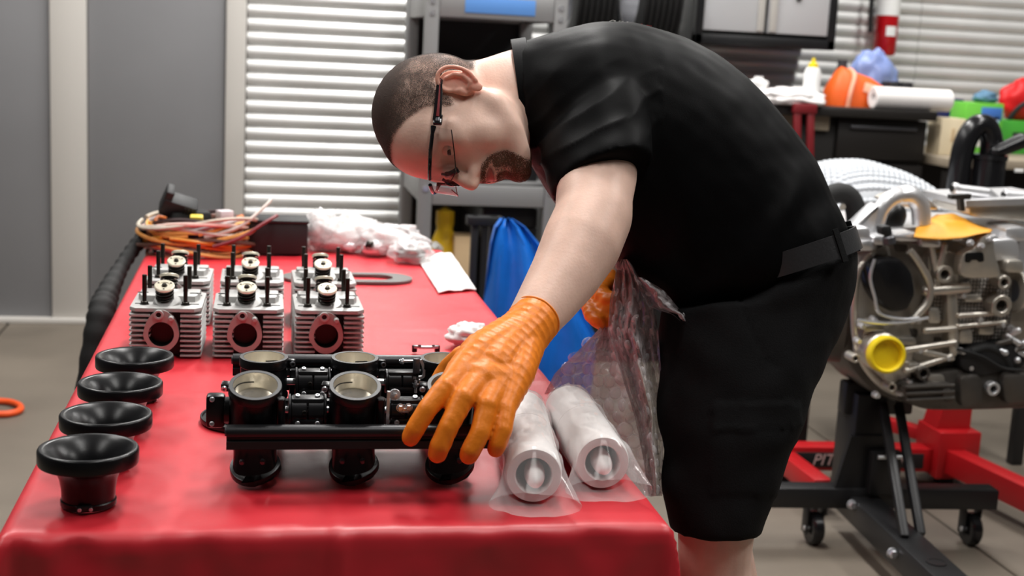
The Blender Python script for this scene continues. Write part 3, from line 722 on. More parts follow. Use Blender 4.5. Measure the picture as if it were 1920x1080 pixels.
def shell(name, pred, off, m, nzs=0.):
    """copy of the skin where pred(local) holds, lifted off a little"""
    keep = pred(Lz); idx = {}; q = MB()
    for f in Fc:
        if all(keep[i] for i in f):
            g = []
            for i in f:
                if i not in idx:
                    idx[i] = len(q.v); l = L[i]; o_ = off*(1+nzs*nz(l, 90)); p = V[i]+N[i]*o_; q.v.append(tuple(p))
                g.append(idx[i])
            q.f.append(tuple(g))
    return wobj(name, q, m, man, ang=180, fix=False), list(idx.keys())
def stubble(name, col, dens_attr='hair_mask', scale=900, rough=.7):
    m = bpy.data.materials.new(name); m.use_nodes = True; nt = m.node_tree; K = nt.links.new
    b = nt.nodes['Principled BSDF']; b.inputs['Roughness'].default_value = rough; b.inputs['Specular IOR Level'].default_value = .25
    out = nt.nodes['Material Output']; at = nt.nodes.new('ShaderNodeAttribute'); at.attribute_name = dens_attr
    tc = nt.nodes.new('ShaderNodeTexCoord'); n = nt.nodes.new('ShaderNodeTexNoise'); n.inputs['Scale'].default_value = scale; n.inputs['Detail'].default_value = 2
    n2 = nt.nodes.new('ShaderNodeTexNoise'); n2.inputs['Scale'].default_value = 45; n2.inputs['Detail'].default_value = 4
    K(tc.outputs['Object'], n.inputs['Vector']); K(tc.outputs['Object'], n2.inputs['Vector'])
    r = nt.nodes.new('ShaderNodeValToRGB'); r.color_ramp.elements[0].position = .35; r.color_ramp.elements[1].position = .7
    r.color_ramp.elements[0].color = tuple(c*.45 for c in col[:3])+(1,); r.color_ramp.elements[1].color = tuple(min(1, c*1.5) for c in col[:3])+(1,)
    ad = nt.nodes.new('ShaderNodeMath'); ad.operation = 'ADD'; K(n.outputs['Fac'], ad.inputs[0])
    m5 = nt.nodes.new('ShaderNodeMath'); m5.operation = 'MULTIPLY_ADD'; m5.inputs[1].default_value = .24; m5.inputs[2].default_value = -.12; K(n2.outputs['Fac'], m5.inputs[0]); K(m5.outputs[0], ad.inputs[1])
    K(n.outputs['Fac'], r.inputs['Fac']); K(r.outputs['Color'], b.inputs['Base Color'])
    a2 = nt.nodes.new('ShaderNodeMath'); a2.operation = 'ADD'; K(ad.outputs[0], a2.inputs[0]); K(at.outputs['Fac'], a2.inputs[1])
    mr = nt.nodes.new('ShaderNodeMapRange'); mr.inputs['From Min'].default_value = .92; mr.inputs['From Max'].default_value = 1.10; K(a2.outputs[0], mr.inputs['Value'])
    t = nt.nodes.new('ShaderNodeBsdfTransparent'); mx = nt.nodes.new('ShaderNodeMixShader')
    K(mr.outputs['Result'], mx.inputs['Fac']); K(t.outputs[0], mx.inputs[1]); K(b.outputs[0], mx.inputs[2]); K(mx.outputs[0], out.inputs['Surface'])
    bp = nt.nodes.new('ShaderNodeBump'); bp.inputs['Strength'].default_value = .5; bp.inputs['Distance'].default_value = .002; K(n.outputs['Fac'], bp.inputs['Height']); K(bp.outputs['Normal'], b.inputs['Normal'])
    return m
def setdens(o, ids, fn):
    a = o.data.attributes.new('hair_mask', 'FLOAT', 'POINT'); a.data.foreach_set('value', np.array([fn(Lz[i]) for i in ids], dtype=np.float32))
def hairline(l):
    x = l[0]
    pts = ((-.2, -.015), (-.07, -.020), (-.035, .000), (-.020, .030), (.000, .030), (.010, .004), (.022, .002), (.030, .040), (.048, .066), (.062, .082), (.085, .094), (.2, .094))
    for (xa, za), (xb, zb) in zip(pts, pts[1:]):
        if xa <= x <= xb: return za+(zb-za)*(x-xa)/(xb-xa)
    return .2
M_hair = stubble('cropped_dark_hair', rgb(62, 46, 38)); M_beard = stubble('brown_beard', rgb(88, 58, 40), scale=700)
nearhead = (np.abs(L[:, 1]) < .0815)
hz = np.array([hairline(l) for l in Lz])
ho, ids = shell('hair', lambda l: (l[:, 2] > hz-.010) & nearhead & (l[:, 0] > -.14) & (l[:, 2] > -.04) & (l[:, 2] < .2), .0016, M_hair)
def hdens(l):
    e = l[2]-hairline(l); base = max(0., min(1, (e+.010)/.020)); top = .545 if abs(l[1]) > .06 or l[0] < -.02 else .56
    top += .16*max(0, min(1, (l[2]-.075)/.04))
    return base*top
setdens(ho, ids, hdens)
def gpred(l):
    return (l[:, 0] > .050) & (np.abs(l[:, 1]) < .043) & (l[:, 2] < -.034) & (l[:, 2] > -.125)
go, ids = shell('goatee', gpred, .0018, M_beard)
def gdens(l):
    x, y, z = l; y = abs(y)
    d = min(1, max(0, (1-((y/.038)**2.6+(abs(z+.081)/.0435)**2.6))*3.2))
    lv = (y/.0205)**2+((z+.0635)/.0074)**2; d *= min(1, max(0, (lv-.75)*1.6))
    d *= min(1, max(0, (-.0385-z)/.005))
    if z > -.052 and y < .004: d *= .75
    if -.092 < z < -.070 and .0075 < y < .0175: d *= .82
    return d*min(1, max(0, (x-.050)/.010))**.5*.60
setdens(go, ids, gdens)
def bpred(l): return (l[:, 0] > .055) & (np.abs(l[:, 1]) > .010) & (np.abs(l[:, 1]) < .055) & (l[:, 2] > .022) & (l[:, 2] < .046)
bo, ids = shell('eyebrow', bpred, .0014, M_beard)
def bdens(l):
    y = abs(l[1]); c = .033+.004*sin((y-.012)/.04*pi) - max(0, y-.038)*.35
    return max(0, 1-abs(l[2]-c)/.0065)*max(0, min(1, (y-.011)/.004))*max(0, min(1, (.053-y)/.006))*.46
setdens(bo, ids, bdens)
def softskin(name, col, rough):
    m = bpy.data.materials.new(name); m.use_nodes = True; nt = m.node_tree; K = nt.links.new; b = nt.nodes['Principled BSDF']; b.inputs['Base Color'].default_value = col; b.inputs['Roughness'].default_value = rough
    at = nt.nodes.new('ShaderNodeAttribute'); at.attribute_name = 'hair_mask'; t = nt.nodes.new('ShaderNodeBsdfTransparent'); mx = nt.nodes.new('ShaderNodeMixShader')
    K(at.outputs['Fac'], mx.inputs['Fac']); K(t.outputs[0], mx.inputs[1]); K(b.outputs[0], mx.inputs[2]); K(mx.outputs[0], nt.nodes['Material Output'].inputs['Surface']); return m
lo, ids = shell('lips', lambda l: (l[:, 0] > .078) & (np.abs(l[:, 1]) < .025) & (np.abs(l[:, 2]+.0630) < .014), .0004, softskin('lip', rgb(168, 96, 84), .40))
setdens(lo, ids, lambda l: min(1, max(0, (1.05-((l[1]/.0205)**2+((l[2]+.0628)/.0078)**2))*1.6)))
# small mole on the cheek
# --- safety glasses: they rest on the nose and ears
gl = thing('safety_glasses', 'black wraparound safety glasses with dark red inlay, worn by the man', 'glasses', tuple(hp(.10, 0, .02)))
def arc(s, z0, w=.0): return None
for s in (-1, 1):
    def lensf(u, v, s=s):
        a = u*1.28+.10; R = .066
        x = .046+.066*cos(a)**.9 if cos(a) > 0 else .046
        zt = .0335-.004*u; zb = -.0050+.010*u**2+ .010*max(0, .25-u)/.25
        return hp(x+.010-.004*v, s*.0665*sin(a)*1.06, zb+(zt-zb)*v)
    q = MB().grid(lensf, 24, 12); wobj('lens', q, M_lens, gl, fix=False)
    top = [lensf(u, 1.0)+hu*.001 for u in np.linspace(0, 1, 24)]
    q = MB().tube(top, [  .0028]*20+[.0026, .0032, .0038, .0042], 8); wobj('brow_bar', q, M_frame, gl)
    q = MB().tube([lensf(u, 0.0) for u in np.linspace(0.05, 1, 24)], .0008, 6); wobj('lens_rim', q, M_redt if s < 0 else M_frame, gl)
    hinge = hp(.062, s*.0735, .026)
    q = MB().box((0, 0, 0), (.018, .006, .013), HM @ Matrix.Translation((.058, s*.0745, .025)), bev=.002); hg = wobj('hinge', q, M_frame, gl)
    q = MB().box((0, 0, 0), (.010, .0066, .006), HM @ Matrix.Translation((.058, s*.0750, .025)), bev=.001); wobj('hinge_plate', q, M_gun, hg)
    P = smooth_path([(.060, s*.0752, .026), (.040, s*.0790, .0265), (.015, s*.0805, .0275), (-.008, s*.0800, .0290), (-.026, s*.0780, .0270)], 6)
    secs = []
    for i, p in enumerate(P):
        t = i/(len(P)-1); h = .0062*(1-t)+.0034*t; th = .0018
        secs.append([hp(p.x, p.y+s*a, p.z+b) for a, b in ((-th, -h), (th, -h), (th*1.3, 0), (th, h), (-th, h))])
    tp = wobj('temple', MB().loft(secs), M_frame, gl)
    secs = []
    for i, p in enumerate(P[2:-4]):
        t = i/(len(P)-1); h = .0026*(1-t)
        secs.append([hp(p.x, p.y+s*a, p.z-.0005+b) for a, b in ((.0016, -h), (.0031, -h*.6), (.0031, h*.6), (.0016, h))])
    wobj('inlay', MB().loft(secs), M_redt, tp)
    q = MB().tube(smooth_path([hp(.106, s*.006, .018), hp(.109, s*.012, .006), hp(.103, s*.017, -.006)], 5), [.0022]*3+[.0045]*6+[.005, .004], 8); wobj('nose_pad', q, M_frame, gl)

# ------------------------------------------------------------------ clothing
def wrinkle(V, N, fn):
    return V + N*np.array([fn(p) for p in V])[:, None]
def segdist(p, a, b):
    ab = b-a; t = max(0, min(1, (p-a).dot(ab)/ab.length_squared)); return (p-(a+ab*t)).length, t
sleeve = tube_sec([(1052, 80, 1060, 300, 2.03, .07), (1070, 92, 1040, 300, 2.00, .086), (1176, 122, 1018, 268, 1.965, .082), (1210, 185, 1012, 288, 1.925, .080), (1221, 250, 1022, 330, 1.895, .078), (1224, 306, 1036, 368, 1.868, .076)], e=2.0, tilts=[0, 0, 6, 14, 20, 25])
sleeve2 = limb([(1080, 210, 2.22, .098), (1120, 265, 2.30, .090), (1160, 330, 2.335, .080)])
def hem(V, F, it=40):
    """even out the open edges left by the cuts"""
    from collections import Counter
    ec = Counter()
    for f in F:
        for a, b in zip(f, f[1:]+f[:1]): ec[(min(a, b), max(a, b))] += 1
    nb = {}
    for (a, b), c in ec.items():
        if c == 1: nb.setdefault(a, []).append(b); nb.setdefault(b, []).append(a)
    ids = np.array([k for k in nb if len(nb[k]) == 2]); V = V.copy()
    if len(ids) == 0: return V
    n0 = np.array([nb[k][0] for k in ids]); n1 = np.array([nb[k][1] for k in ids])
    for _ in range(it): V[ids] = .5*V[ids]+.25*(V[n0]+V[n1])
    # let the next ring follow
    E2 = np.array([e for e in ec]); msk = np.zeros(len(V), bool); msk[ids] = True; c = np.bincount(E2[:, 0], minlength=len(V))+np.bincount(E2[:, 1], minlength=len(V))
    ring = np.zeros(len(V), bool)
    for _ in range(3):
        act = msk | ring; ring |= np.bincount(E2[act[E2[:, 0]], 1], minlength=len(V)) > 0; ring |= np.bincount(E2[act[E2[:, 1]], 0], minlength=len(V)) > 0
    ring &= ~msk
    for _ in range(6):
        S = np.stack([np.bincount(E2[:, 0], V[E2[:, 1], k], len(V))+np.bincount(E2[:, 1], V[E2[:, 0], k], len(V)) for k in range(3)], 1)/np.maximum(c, 1)[:, None]; V[ring] = .5*V[ring]+.5*S[ring]
    return V
Vs, Fs, Ns = union([tube_sec(TOR, e=2.15), sleeve, sleeve2], .0045, 13, .5)
# open the neck, the hem and the sleeve ends
NKc = pd(985, 195, 2.03); NKn = (pd(880, 195, 2.0)-NKc).normalized()
SLc = (pd(1223, 318, 1.868)+pd(1037, 364, 1.868))/2; SLax = ((pd(1110, 200, 1.94))-SLc).normalized()
_u = (pd(1224, 306, 1.868)-pd(1036, 368, 1.868)).normalized(); _w = FW*cos(radians(25))-UP*sin(radians(25)); SLn = _u.cross(_w).normalized(); SLn = SLn if SLn.dot(SLax) > 0 else -SLn
S2c = pd(1152, 318, 2.332); S2n = (pd(1080, 210, 2.22)-S2c).normalized()
def fold(p):
    P = Vector(p); h = 0.
    q = P-EYE; d = q.dot(FW); x = 960+F_PX*q.dot(RT)/d; y = 540-F_PX*q.dot(UP)/d
    n1 = nz(p, 9)
    ws = max(0, 1-abs(((P-SLc).dot(SLn))-.06)/.13) if d < 2.02 and 990 < x < 1240 else 0
    # long diagonal folds over the sleeve, from the armpit front up to the shoulder
    t = (x*.52+y*.85)/15.0 + 2.2*n1; h += min(1, ws*1.6)*max(0, min(1, ((P-SLc).dot(SLn)-.012)/.03))*.0052*(.62-abs(sin(t))**.7)*(.15+1.5*abs(nz(p, 7, 3)))
    # fine diagonal tension folds from the shoulder across the upper back
    wb = math.exp(-((x-1090)/110)**2-((y-105)/75)**2); h += wb*.0018*sin((x*.42+y*.9)/17+2*n1)
    # drag lines on the flank towards the waist
    wf = math.exp(-((x-1480)/120)**2-((y-430)/110)**2); h += wf*.0042*sin((x*.93-y*-.35)/17+2.5*n1)
    wg = math.exp(-((x-1300)/120)**2-((y-420)/110)**2); h += wg*.0038*sin((x*.95+y*.25)/23+3*n1)
    h += .0012*nz(p, 14, 5)+.0010*nz(p, 34, 8)
    return h
Vs = wrinkle(Vs, Ns, fold)
Fs2 = Fs
sh = asmb(Vs, Fs2)
sm = obj('shirt', sh, M_shirt, man, world=True, ang=180, fix=False)
# collar band
cb = MB(); secs = []
for j in range(48):
    a = 2*pi*j/48; T = pd(962, 78, 2.02); B = pd(990, 306, 2.02); c = (T+B)/2; av = (T-B)/2
    p = c+av*cos(a)*1.0+FW*(.080*sin(a)); o_ = (av.normalized()*cos(a)+FW*sin(a)).normalized(); nn = NKn
    p = p-nn*.006; secs.append([p+nn*.010-o_*.002, p+nn*.010+o_*.002, p-nn*.014+o_*.006, p-nn*.018-o_*.004])
secs.append(secs[0]); wobj('collar', MB().loft(secs, cap=False), M_shirt, man, ang=50)
# sleeve hem band with stitch line
hb = MB(); secs = []
for j in range(56):
    a = 2*pi*j/56; u = _u; w = SLn.cross(u)
    p = SLc+u*(.0705*cos(a))+w*(.075*sin(a)); o_ = (u*cos(a)+w*sin(a)); secs.append([p-SLn*.001+o_*.0000, p-SLn*.001+o_*.0022, p+SLn*.018+o_*.0032, p+SLn*.018-o_*.001])
# white and red print on the upper back
M_print = mat('white_print', rgb(235, 232, 226), .5); M_printr = mat('red_print', rgb(170, 30, 36), .5)
def on_back(px, py):
    o = EYE; r = _ray(px, py).normalized(); return r
bvh = None
from mathutils.bvhtree import BVHTree
bvh = BVHTree.FromPolygons([Vector(v) for v in Vs], Fs2)
PC, PNrm, _, _ = bvh.find_nearest(pd(1165, 36, 2.06))
PX = (RT-PNrm*RT.dot(PNrm)).normalized(); PY = PNrm.cross(PX)
def decal(name, polys, m):
    q = MB()
    for poly in polys:
        ids = []
        for (a, b) in poly:
            h = bvh.find_nearest(PC+PX*a+PY*b); ids.append(h[0]+h[1]*.0016)
        q.add(ids, [tuple(range(len(ids)))])
    o = wobj(name, q, m, man, fix=False); s = o.modifiers.new('t', 'SOLIDIFY'); s.thickness = .0006; return o
decal('shirt_print', [[(-.034, .034), (-.029, .034), (-.013, -.028), (-.016, -.028)]], M_print)
def letters(x0, w, txt):
    out = []
    for k, ch in enumerate(txt):
        a = x0+k*w*1.15; st = w*.26
        if ch in 'HNRM':
            out += [[(a, -.012), (a+st, -.012), (a+st, .030), (a, .030)], [(a+w-st, -.012), (a+w, -.012), (a+w, .030), (a+w-st, .030)], [(a+st, .006), (a+w-st, .006), (a+w-st, .013), (a+st, .013)]]
        elif ch == 'I': out += [[(a, -.012), (a+st, -.012), (a+st, .030), (a, .030)]]
        else: out += [[(a, -.012), (a+st, -.012), (a+st, .030), (a, .030)], [(a+st, -.012), (a+w, -.012), (a+w, -.004), (a+st, -.004)]]
    return out
decal('shirt_lettering', letters(-.012, .0105, 'RMM'), M_print)
decal('shirt_lettering', letters(.030, .008, 'IL'), M_printr)

# --- shorts
pel = tube_sec([(1588, 462, 1350, 548, 2.135, .184), (1592, 490, 1300, 588, 2.135, .194), (1588, 545, 1245, 630, 2.14, .196), (1562, 622, 1238, 680, 2.14, .190), (1530, 680, 1240, 720, 2.14, .165)], e=2.4)
leg1 = tube_sec([(1588, 540, 1236, 580, 2.045, .10), (1556, 640, 1236, 660, 2.035, .100), (1528, 720, 1236, 735, 2.02, .096), (1496, 810, 1238, 815, 2.01, .092), (1466, 890, 1242, 893, 2.005, .088), (1440, 950, 1250, 962, 2.0, .084), (1424, 998, 1256, 1000, 2.0, .080)], e=2.2)
leg2 = tube_sec([(1580, 540, 1240, 580, 2.23, .095), (1545, 650, 1245, 660, 2.24, .095), (1505, 760, 1250, 775, 2.25, .09), (1465, 850, 1256, 860, 2.255, .085), (1430, 930, 1265, 940, 2.26, .08)], e=2.2)
Vp, Fp, Np = union([pel, leg1, leg2], .0060, 5, .5)
def foldp(p):
    q = Vector(p)-EYE; d = q.dot(FW); x = 960+F_PX*q.dot(RT)/d; y = 540-F_PX*q.dot(UP)/d; n1 = nz(p, 8)
    h = .0030*nz(p, 12, 2)+.0016*nz(p, 30, 4)
    h += .0034*sin((y+.35*x)/26+3*n1)*math.exp(-((y-800)/140)**2)*.8
    h += .0040*sin((x*.8+y*.5)/30+2*n1)*math.exp(-((x-1480)/90)**2-((y-650)/90)**2)
    h += .0030*sin((y-.6*x)/22+2*n1)*math.exp(-((x-1280)/70)**2)
    # cargo pocket flap and pocket seams raised on the near side
    if d < 2.03:
        if 1335 < x < 1500 and 755 < y < 800+ (1500-x)*.06: h += .0035
        if 1330 < x < 1495 and 800 < y < 930: h += .0018
        if abs(y-(560+ (x-1385)**2*.004+(1475-x)*.2)) < 0: h += .001
        sx = 1385+ (y-530)*.05+ 60*max(0, (y-530)/160)**2
        if abs(x-sx) < 3 and 530 < y < 690: h -= .002
    return h
Vp = wrinkle(Vp, Np, foldp)
h1 = pd(1340, 994, 2.0); h2 = pd(1345, 928, 2.26)
Fp2 = Fp
q = obj('shorts', asmb(Vp, Fp2), M_short, man, world=True, ang=180, fix=False)
# belt round the waistband, loops on it
bvs = BVHTree.FromPolygons([Vector(v) for v in Vp], Fp2)
BT, BB = pd(1583, 447, 2.135), pd(1350, 522, 2.135)
def belt_ring(off, hh, n=72, a0=0, a1=2*pi, cz=0):
    secs = []; c = (BT+BB)/2; av = (BT-BB)/2; ax = (av.cross(FW)).normalized()
    if ax.z < 0: ax = -ax
    for j in range(n+1):
        a = a0+(a1-a0)*j/n; cc, ss = cos(a), sin(a); e = 2/2.4
        dv = av*(abs(cc)**e*(1 if cc > 0 else -1))*1.03+FW*(.198*abs(ss)**e*(1 if ss > 0 else -1)); o_ = dv.normalized(); p = c+dv+ax*cz
        secs.append([p-ax*hh+o_*off, p-ax*hh+o_*(off+.004), p+ax*hh+o_*(off+.004), p+ax*hh+o_*off])
    return MB().loft(secs, cap=True)
wobj('belt', belt_ring(.001, .0170), M_belt, man, ang=50)
for a in (pi*1.62, pi*1.98, pi*1.28): wobj('belt_loop', belt_ring(.004, .025, 4, a-.045, a+.045), M_short, man, ang=50)
# shoes
for K, off in ((KN, 0), (KF, .02)):
    ax_, ay_ = K.x+.02+off, K.y+.01; secs = []
    for t, wv, hv in ((.075, .028, .07), (.06, .036, .095), (.0, .040, .105), (-.06, .044, .075), (-.13, .046, .055), (-.18, .040, .045), (-.205, .022, .03)):
        secs.append([(ax_+t, ay_+wv*cos(a), max(.0, hv/2+hv/2*sin(a))) for a in np.linspace(0, 2*pi, 20, endpoint=False)])
    wobj('shoe', MB().loft(secs), M_shoe, man)

# ------------------------------------------------------------------ gloves
def hand(specs, voxel, wr):
    q = []
    for ch in specs:
        m = MB(); m.chain([pd(x, y, d) for x, y, d, r in ch], [r for *_, r in ch], 18); q.append(m)
    V, F, N = union(q, voxel, 4, .45)
    return wrinkle(V, N, wr), F
Wp, Mp_ = pd(985, 622, 1.685), pd(880, 752, 1.568)
HA = (Mp_-Wp).normalized()
def wr1(p):
    P = Vector(p); s = (P-Wp).dot(HA)
    q = P-EYE; d = q.dot(FW); x = 960+F_PX*q.dot(RT)/d; y = 540-F_PX*q.dot(UP)/d
    n1 = nz(p, 22); h = .0004*nz(p, 90, 2)
    w = max(0, min(1, (.130-s)/.03))
    ph = s*2*pi/.0120 + 2.6*nz(p, 13) + (x-900)/60
    h += w*.00075*(1-abs(sin(ph/2))**.6*1.6+.3)*(.55+.7*max(0, nz(p, 11, 6)+.3))
    if s > .15: h += .0003*sin(s*2*pi/.010+4*n1)*max(0, nz(p, 25, 9)+.25)
    return h
lg = [
    [(1002, 600, 1.700, .0330), (985, 622, 1.685, .0335), (955, 652, 1.66, .0345), (925, 690, 1.625, .033)],
    [(985, 622, 1.685, .032), (905, 668, 1.632, .030), (868, 700, 1.600, .022), (838, 727, 1.572, .0136)],
    [(955, 650, 1.66, .032), (905, 705, 1.605, .024), (870, 746, 1.563, .0142)],
    [(960, 660, 1.66, .032), (935, 715, 1.608, .024), (913, 760, 1.567, .0140)],
    [(980, 640, 1.675, .030), (968, 700, 1.622, .023), (946, 768, 1.577, .0134)],
    [(836, 726, 1.572, .0138), (801, 767, 1.556, .0120), (778, 805, 1.553, .0116), (770, 820, 1.556, .0110)],
    [(868, 748, 1.563, .0138), (841, 800, 1.549, .0122), (824, 838, 1.548, .0124), (820, 850, 1.551, .0116)],
    [(913, 762, 1.567, .0134), (900, 812, 1.552, .0119), (883, 844, 1.549, .0122), (879, 853, 1.553, .0114)],
    [(947, 768, 1.577, .0132), (943, 806, 1.563, .0114), (933, 834, 1.560, .0108), (929, 842, 1.562, .0102)],
    [(872, 706, 1.600, .0225), (905, 712, 1.598, .0235), (938, 712, 1.608, .0230), (955, 716, 1.615, .0215)],
    [(925, 680, 1.630, .0300), (950, 690, 1.635, .0290)],
    [(905, 672, 1.640, .026), (868, 672, 1.660, .0165), (845, 688, 1.675, .0140), (826, 712, 1.680, .0125)]]
V1, F1 = hand(lg, .0022, wr1)
cc = np.array(pd(1000, 607, 1.697)); cn = np.array(-HA); keepg = ((V1-cc) @ cn) < .010
F1 = [f for f in F1 if all(keepg[i] for i in f)]
V1 = hem(V1, F1)
g1 = obj('glove', asmb(V1, F1), M_glove, man, world=True, ang=180, fix=False)
so = g1.modifiers.new('thick', 'SOLIDIFY'); so.thickness = .0010; so.offset = -1
rb = MB(); u0 = HA.orthogonal().normalized(); v0 = HA.cross(u0)
pts = []
from collections import Counter
ec = Counter()
for f in F1:
    for a, b in zip(f, f[1:]+f[:1]): ec[(min(a, b), max(a, b))] += 1
ed = {}
for (a, b), c in ec.items():
    if c == 1: ed.setdefault(a, []).append(b); ed.setdefault(b, []).append(a)
if ed:
    st = max(ed, key=lambda i: V1[i] @ np.array(UP)); lp = [st]; prev = None
    while True:
        nx = [k for k in ed[lp[-1]] if k != prev and k not in lp[-3:]]
        if not nx: break
        prev = lp[-1]; lp.append(nx[0])
        if nx[0] == st or len(lp) > 600: break
    pts = [Vector(V1[i]) for i in lp[::2]]
    if len(pts) > 6: wobj('cuff_bead', rb.tube(pts+[pts[0]], .0016, 8, cap=False), M_glove, g1)
# far hand: a loose fist round the bubble wrap
def wr2(p): return .0005*nz(p, 80)+.0007*sin(Vector(p).dot(HA)*2*pi/.011+3*nz(p, 25))
rg = [
    [(1152, 522, 2.21, .030), (1145, 545, 2.19, .031), (1135, 560, 2.17, .030)],
    [(1138, 540, 2.165, .018), (1128, 552, 2.135, .0150), (1140, 562, 2.115, .0135), (1152, 560, 2.11, .012)],
    [(1136, 555, 2.16, .018), (1124, 572, 2.135, .0150), (1136, 582, 2.115, .0135), (1148, 580, 2.11, .012)],
    [(1132, 570, 2.165, .018), (1120, 588, 2.145, .0145), (1130, 598, 2.12, .0130), (1142, 598, 2.11, .012)],
    [(1132, 580, 2.17, .016), (1126, 602, 2.155, .0132), (1134, 610, 2.13, .0120), (1144, 610, 2.12, .011)],
    [(1130, 548, 2.18, .022), (1108, 572, 2.15, .0165), (1112, 592, 2.12, .0140), (1124, 602, 2.105, .0125)]]
V2, F2 = hand(rg, .0026, wr2)
obj('glove', asmb(V2, F2), M_glove, man, world=True, ang=180, fix=False)
# ------------------------------------------------------------------ engine on its stand
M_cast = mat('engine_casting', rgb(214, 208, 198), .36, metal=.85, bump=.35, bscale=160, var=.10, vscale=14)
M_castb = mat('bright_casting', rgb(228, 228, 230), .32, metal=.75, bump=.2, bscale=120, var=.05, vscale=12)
M_castm = mat('mid_casting', rgb(178, 173, 165), .40, metal=.8, bump=.35, bscale=160, var=.12, vscale=14)  # darker copy of the casting, painting shade behind ribs and bosses
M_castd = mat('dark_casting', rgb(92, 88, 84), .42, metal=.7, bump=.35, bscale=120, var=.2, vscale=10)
M_yel = mat('yellow_cap', rgb(240, 212, 30), .42)
M_bluem = mat('blue_grey_metal', rgb(150, 154, 166), .3, metal=.8)
M_knurl = bpy.data.materials.new('knurled_casting'); M_knurl.use_nodes = True
_n = M_knurl.node_tree; _b = _n.nodes['Principled BSDF']; _b.inputs['Base Color'].default_value = rgb(196, 190, 182); _b.inputs['Metallic'].default_value = .55; _b.inputs['Roughness'].default_value = .42
_t = _n.nodes.new('ShaderNodeTexCoord'); _v = _n.nodes.new('ShaderNodeTexVoronoi'); _v.inputs['Scale'].default_value = 105; _v.inputs['Randomness'].default_value = .12
_p = _n.nodes.new('ShaderNodeBump'); _p.inputs['Strength'].default_value = .9; _p.inputs['Distance'].default_value = .004; _p.invert = True
_r = _n.nodes.new('ShaderNodeValToRGB'); _r.color_ramp.elements[0].position = .10; _r.color_ramp.elements[1].position = .42; _r.color_ramp.elements[0].color = rgb(226, 220, 212); _r.color_ramp.elements[1].color = rgb(104, 100, 96); _n.links.new(_v.outputs['Distance'], _r.inputs['Fac']); _n.links.new(_r.outputs['Color'], _b.inputs['Base Color'])  # ramp darkens the knurl grooves: shade of the relief as colour
_n.links.new(_t.outputs['Object'], _v.inputs['Vector']); _n.links.new(_v.outputs['Distance'], _p.inputs['Height']); _n.links.new(_p.outputs['Normal'], _b.inputs['Normal'])
EB = py_(1745, 600, 3.2)
en = thing('engine', 'bare cast aluminium car engine with a yellow plug, carried on a black stand', 'engine', (EB.x, 3.2, .30))
MY = Matrix(((1, 0, 0, 0), (0, 0, -1, 0), (0, 1, 0, 0), (0, 0, 0, 1)))
def ep(poly, Y, dep, bev=.006, q=None):
    pts = [py_(x, y, Y) for x, y in poly]; P = [(p.x, p.z) for p in pts]
    a = sum(P[i][0]*P[(i+1) % len(P)][1]-P[(i+1) % len(P)][0]*P[i][1] for i in range(len(P)))
    if a < 0: P.reverse()
    return (q or MB()).prism(P, -(Y+dep), -Y, MY, bev=bev)
def rnd(poly, k=4):
    """round a polygon's corners"""
    out = []; n = len(poly)
    for i in range(n):
        a, b, c = [Vector((*poly[j % n], 0)) for j in (i-1, i, i+1)]
        p = b.lerp(a, .28); q = b.lerp(c, .28)
        for t in np.linspace(0, 1, k): r = p.lerp(b, t).lerp(b.lerp(q, t), t); out.append((r.x, r.y))
    return out
def E(n, mb, m, par=None, **k): return wobj(n, mb, m, par or en, **k)
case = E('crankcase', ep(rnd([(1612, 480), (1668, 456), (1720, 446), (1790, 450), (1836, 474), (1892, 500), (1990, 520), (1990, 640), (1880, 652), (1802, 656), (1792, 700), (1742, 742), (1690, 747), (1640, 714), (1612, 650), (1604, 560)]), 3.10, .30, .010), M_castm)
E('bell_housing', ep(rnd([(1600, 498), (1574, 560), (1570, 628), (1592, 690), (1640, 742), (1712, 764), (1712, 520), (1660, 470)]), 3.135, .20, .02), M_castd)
E('gear_cover', ep(rnd([(1625, 600), (1616, 640), (1632, 690), (1668, 724), (1710, 728), (1715, 640), (1700, 600)]), 3.07, .05, .008), M_cast)
q = MB(); q.tube(smooth_path([py_(x, y, 3.085) for x, y in ((1640, 470), (1612, 505), (1602, 560), (1603, 630), (1620, 684), (1660, 728), (1700, 742))], 6), .0085, 10); E('flange_rim', q, M_cast)
q = MB(); q.tube(smooth_path([py_(x, y, 3.05) for x, y in ((1705, 470), (1722, 492), (1742, 530), (1740, 565), (1720, 590), (1706, 604))], 6), .0105, 10); E('flange_rim', q, M_cast)
q = ep(rnd([(1634, 498), (1660, 484), (1692, 486), (1714, 512), (1720, 552), (1704, 584), (1676, 588), (1652, 570), (1636, 540)]), 3.035, .10, .016); E('pump_cover', q, M_blackg)
E('panel', ep(rnd([(1796, 528), (1892, 514), (1898, 604), (1880, 634), (1800, 650)]), 3.085, .05, .004), M_knurl)
E('panel', ep(rnd([(1735, 556), (1775, 552), (1775, 602), (1730, 604)]), 3.085, .04, .004), M_knurl)
E('rib_column', ep(rnd([(1774, 542), (1798, 538), (1800, 668), (1780, 672)]), 3.06, .06, .008), M_cast)
for a, b, r in (((1798, 592), (1888, 586), .007), ((1798, 612), (1884, 604), .007), ((1735, 620), (1790, 616), .009), ((1700, 656), (1790, 642), .0095), ((1735, 660), (1785, 672), .009), ((1700, 695), (1782, 668), .010), ((1738, 545), (1812, 540), .0155), ((1745, 455), (1760, 540), .008), ((1770, 460), (1752, 540), .008)):
    E('rib', MB().chain([py_(*a, 3.058), py_(*b, 3.058)], [r, r*.85], 12), M_cast)
q = ep(rnd([(1738, 470), (1800, 470), (1798, 552), (1744, 556)]), 3.075, .05, .008); E('boss_plate', q, M_cast)
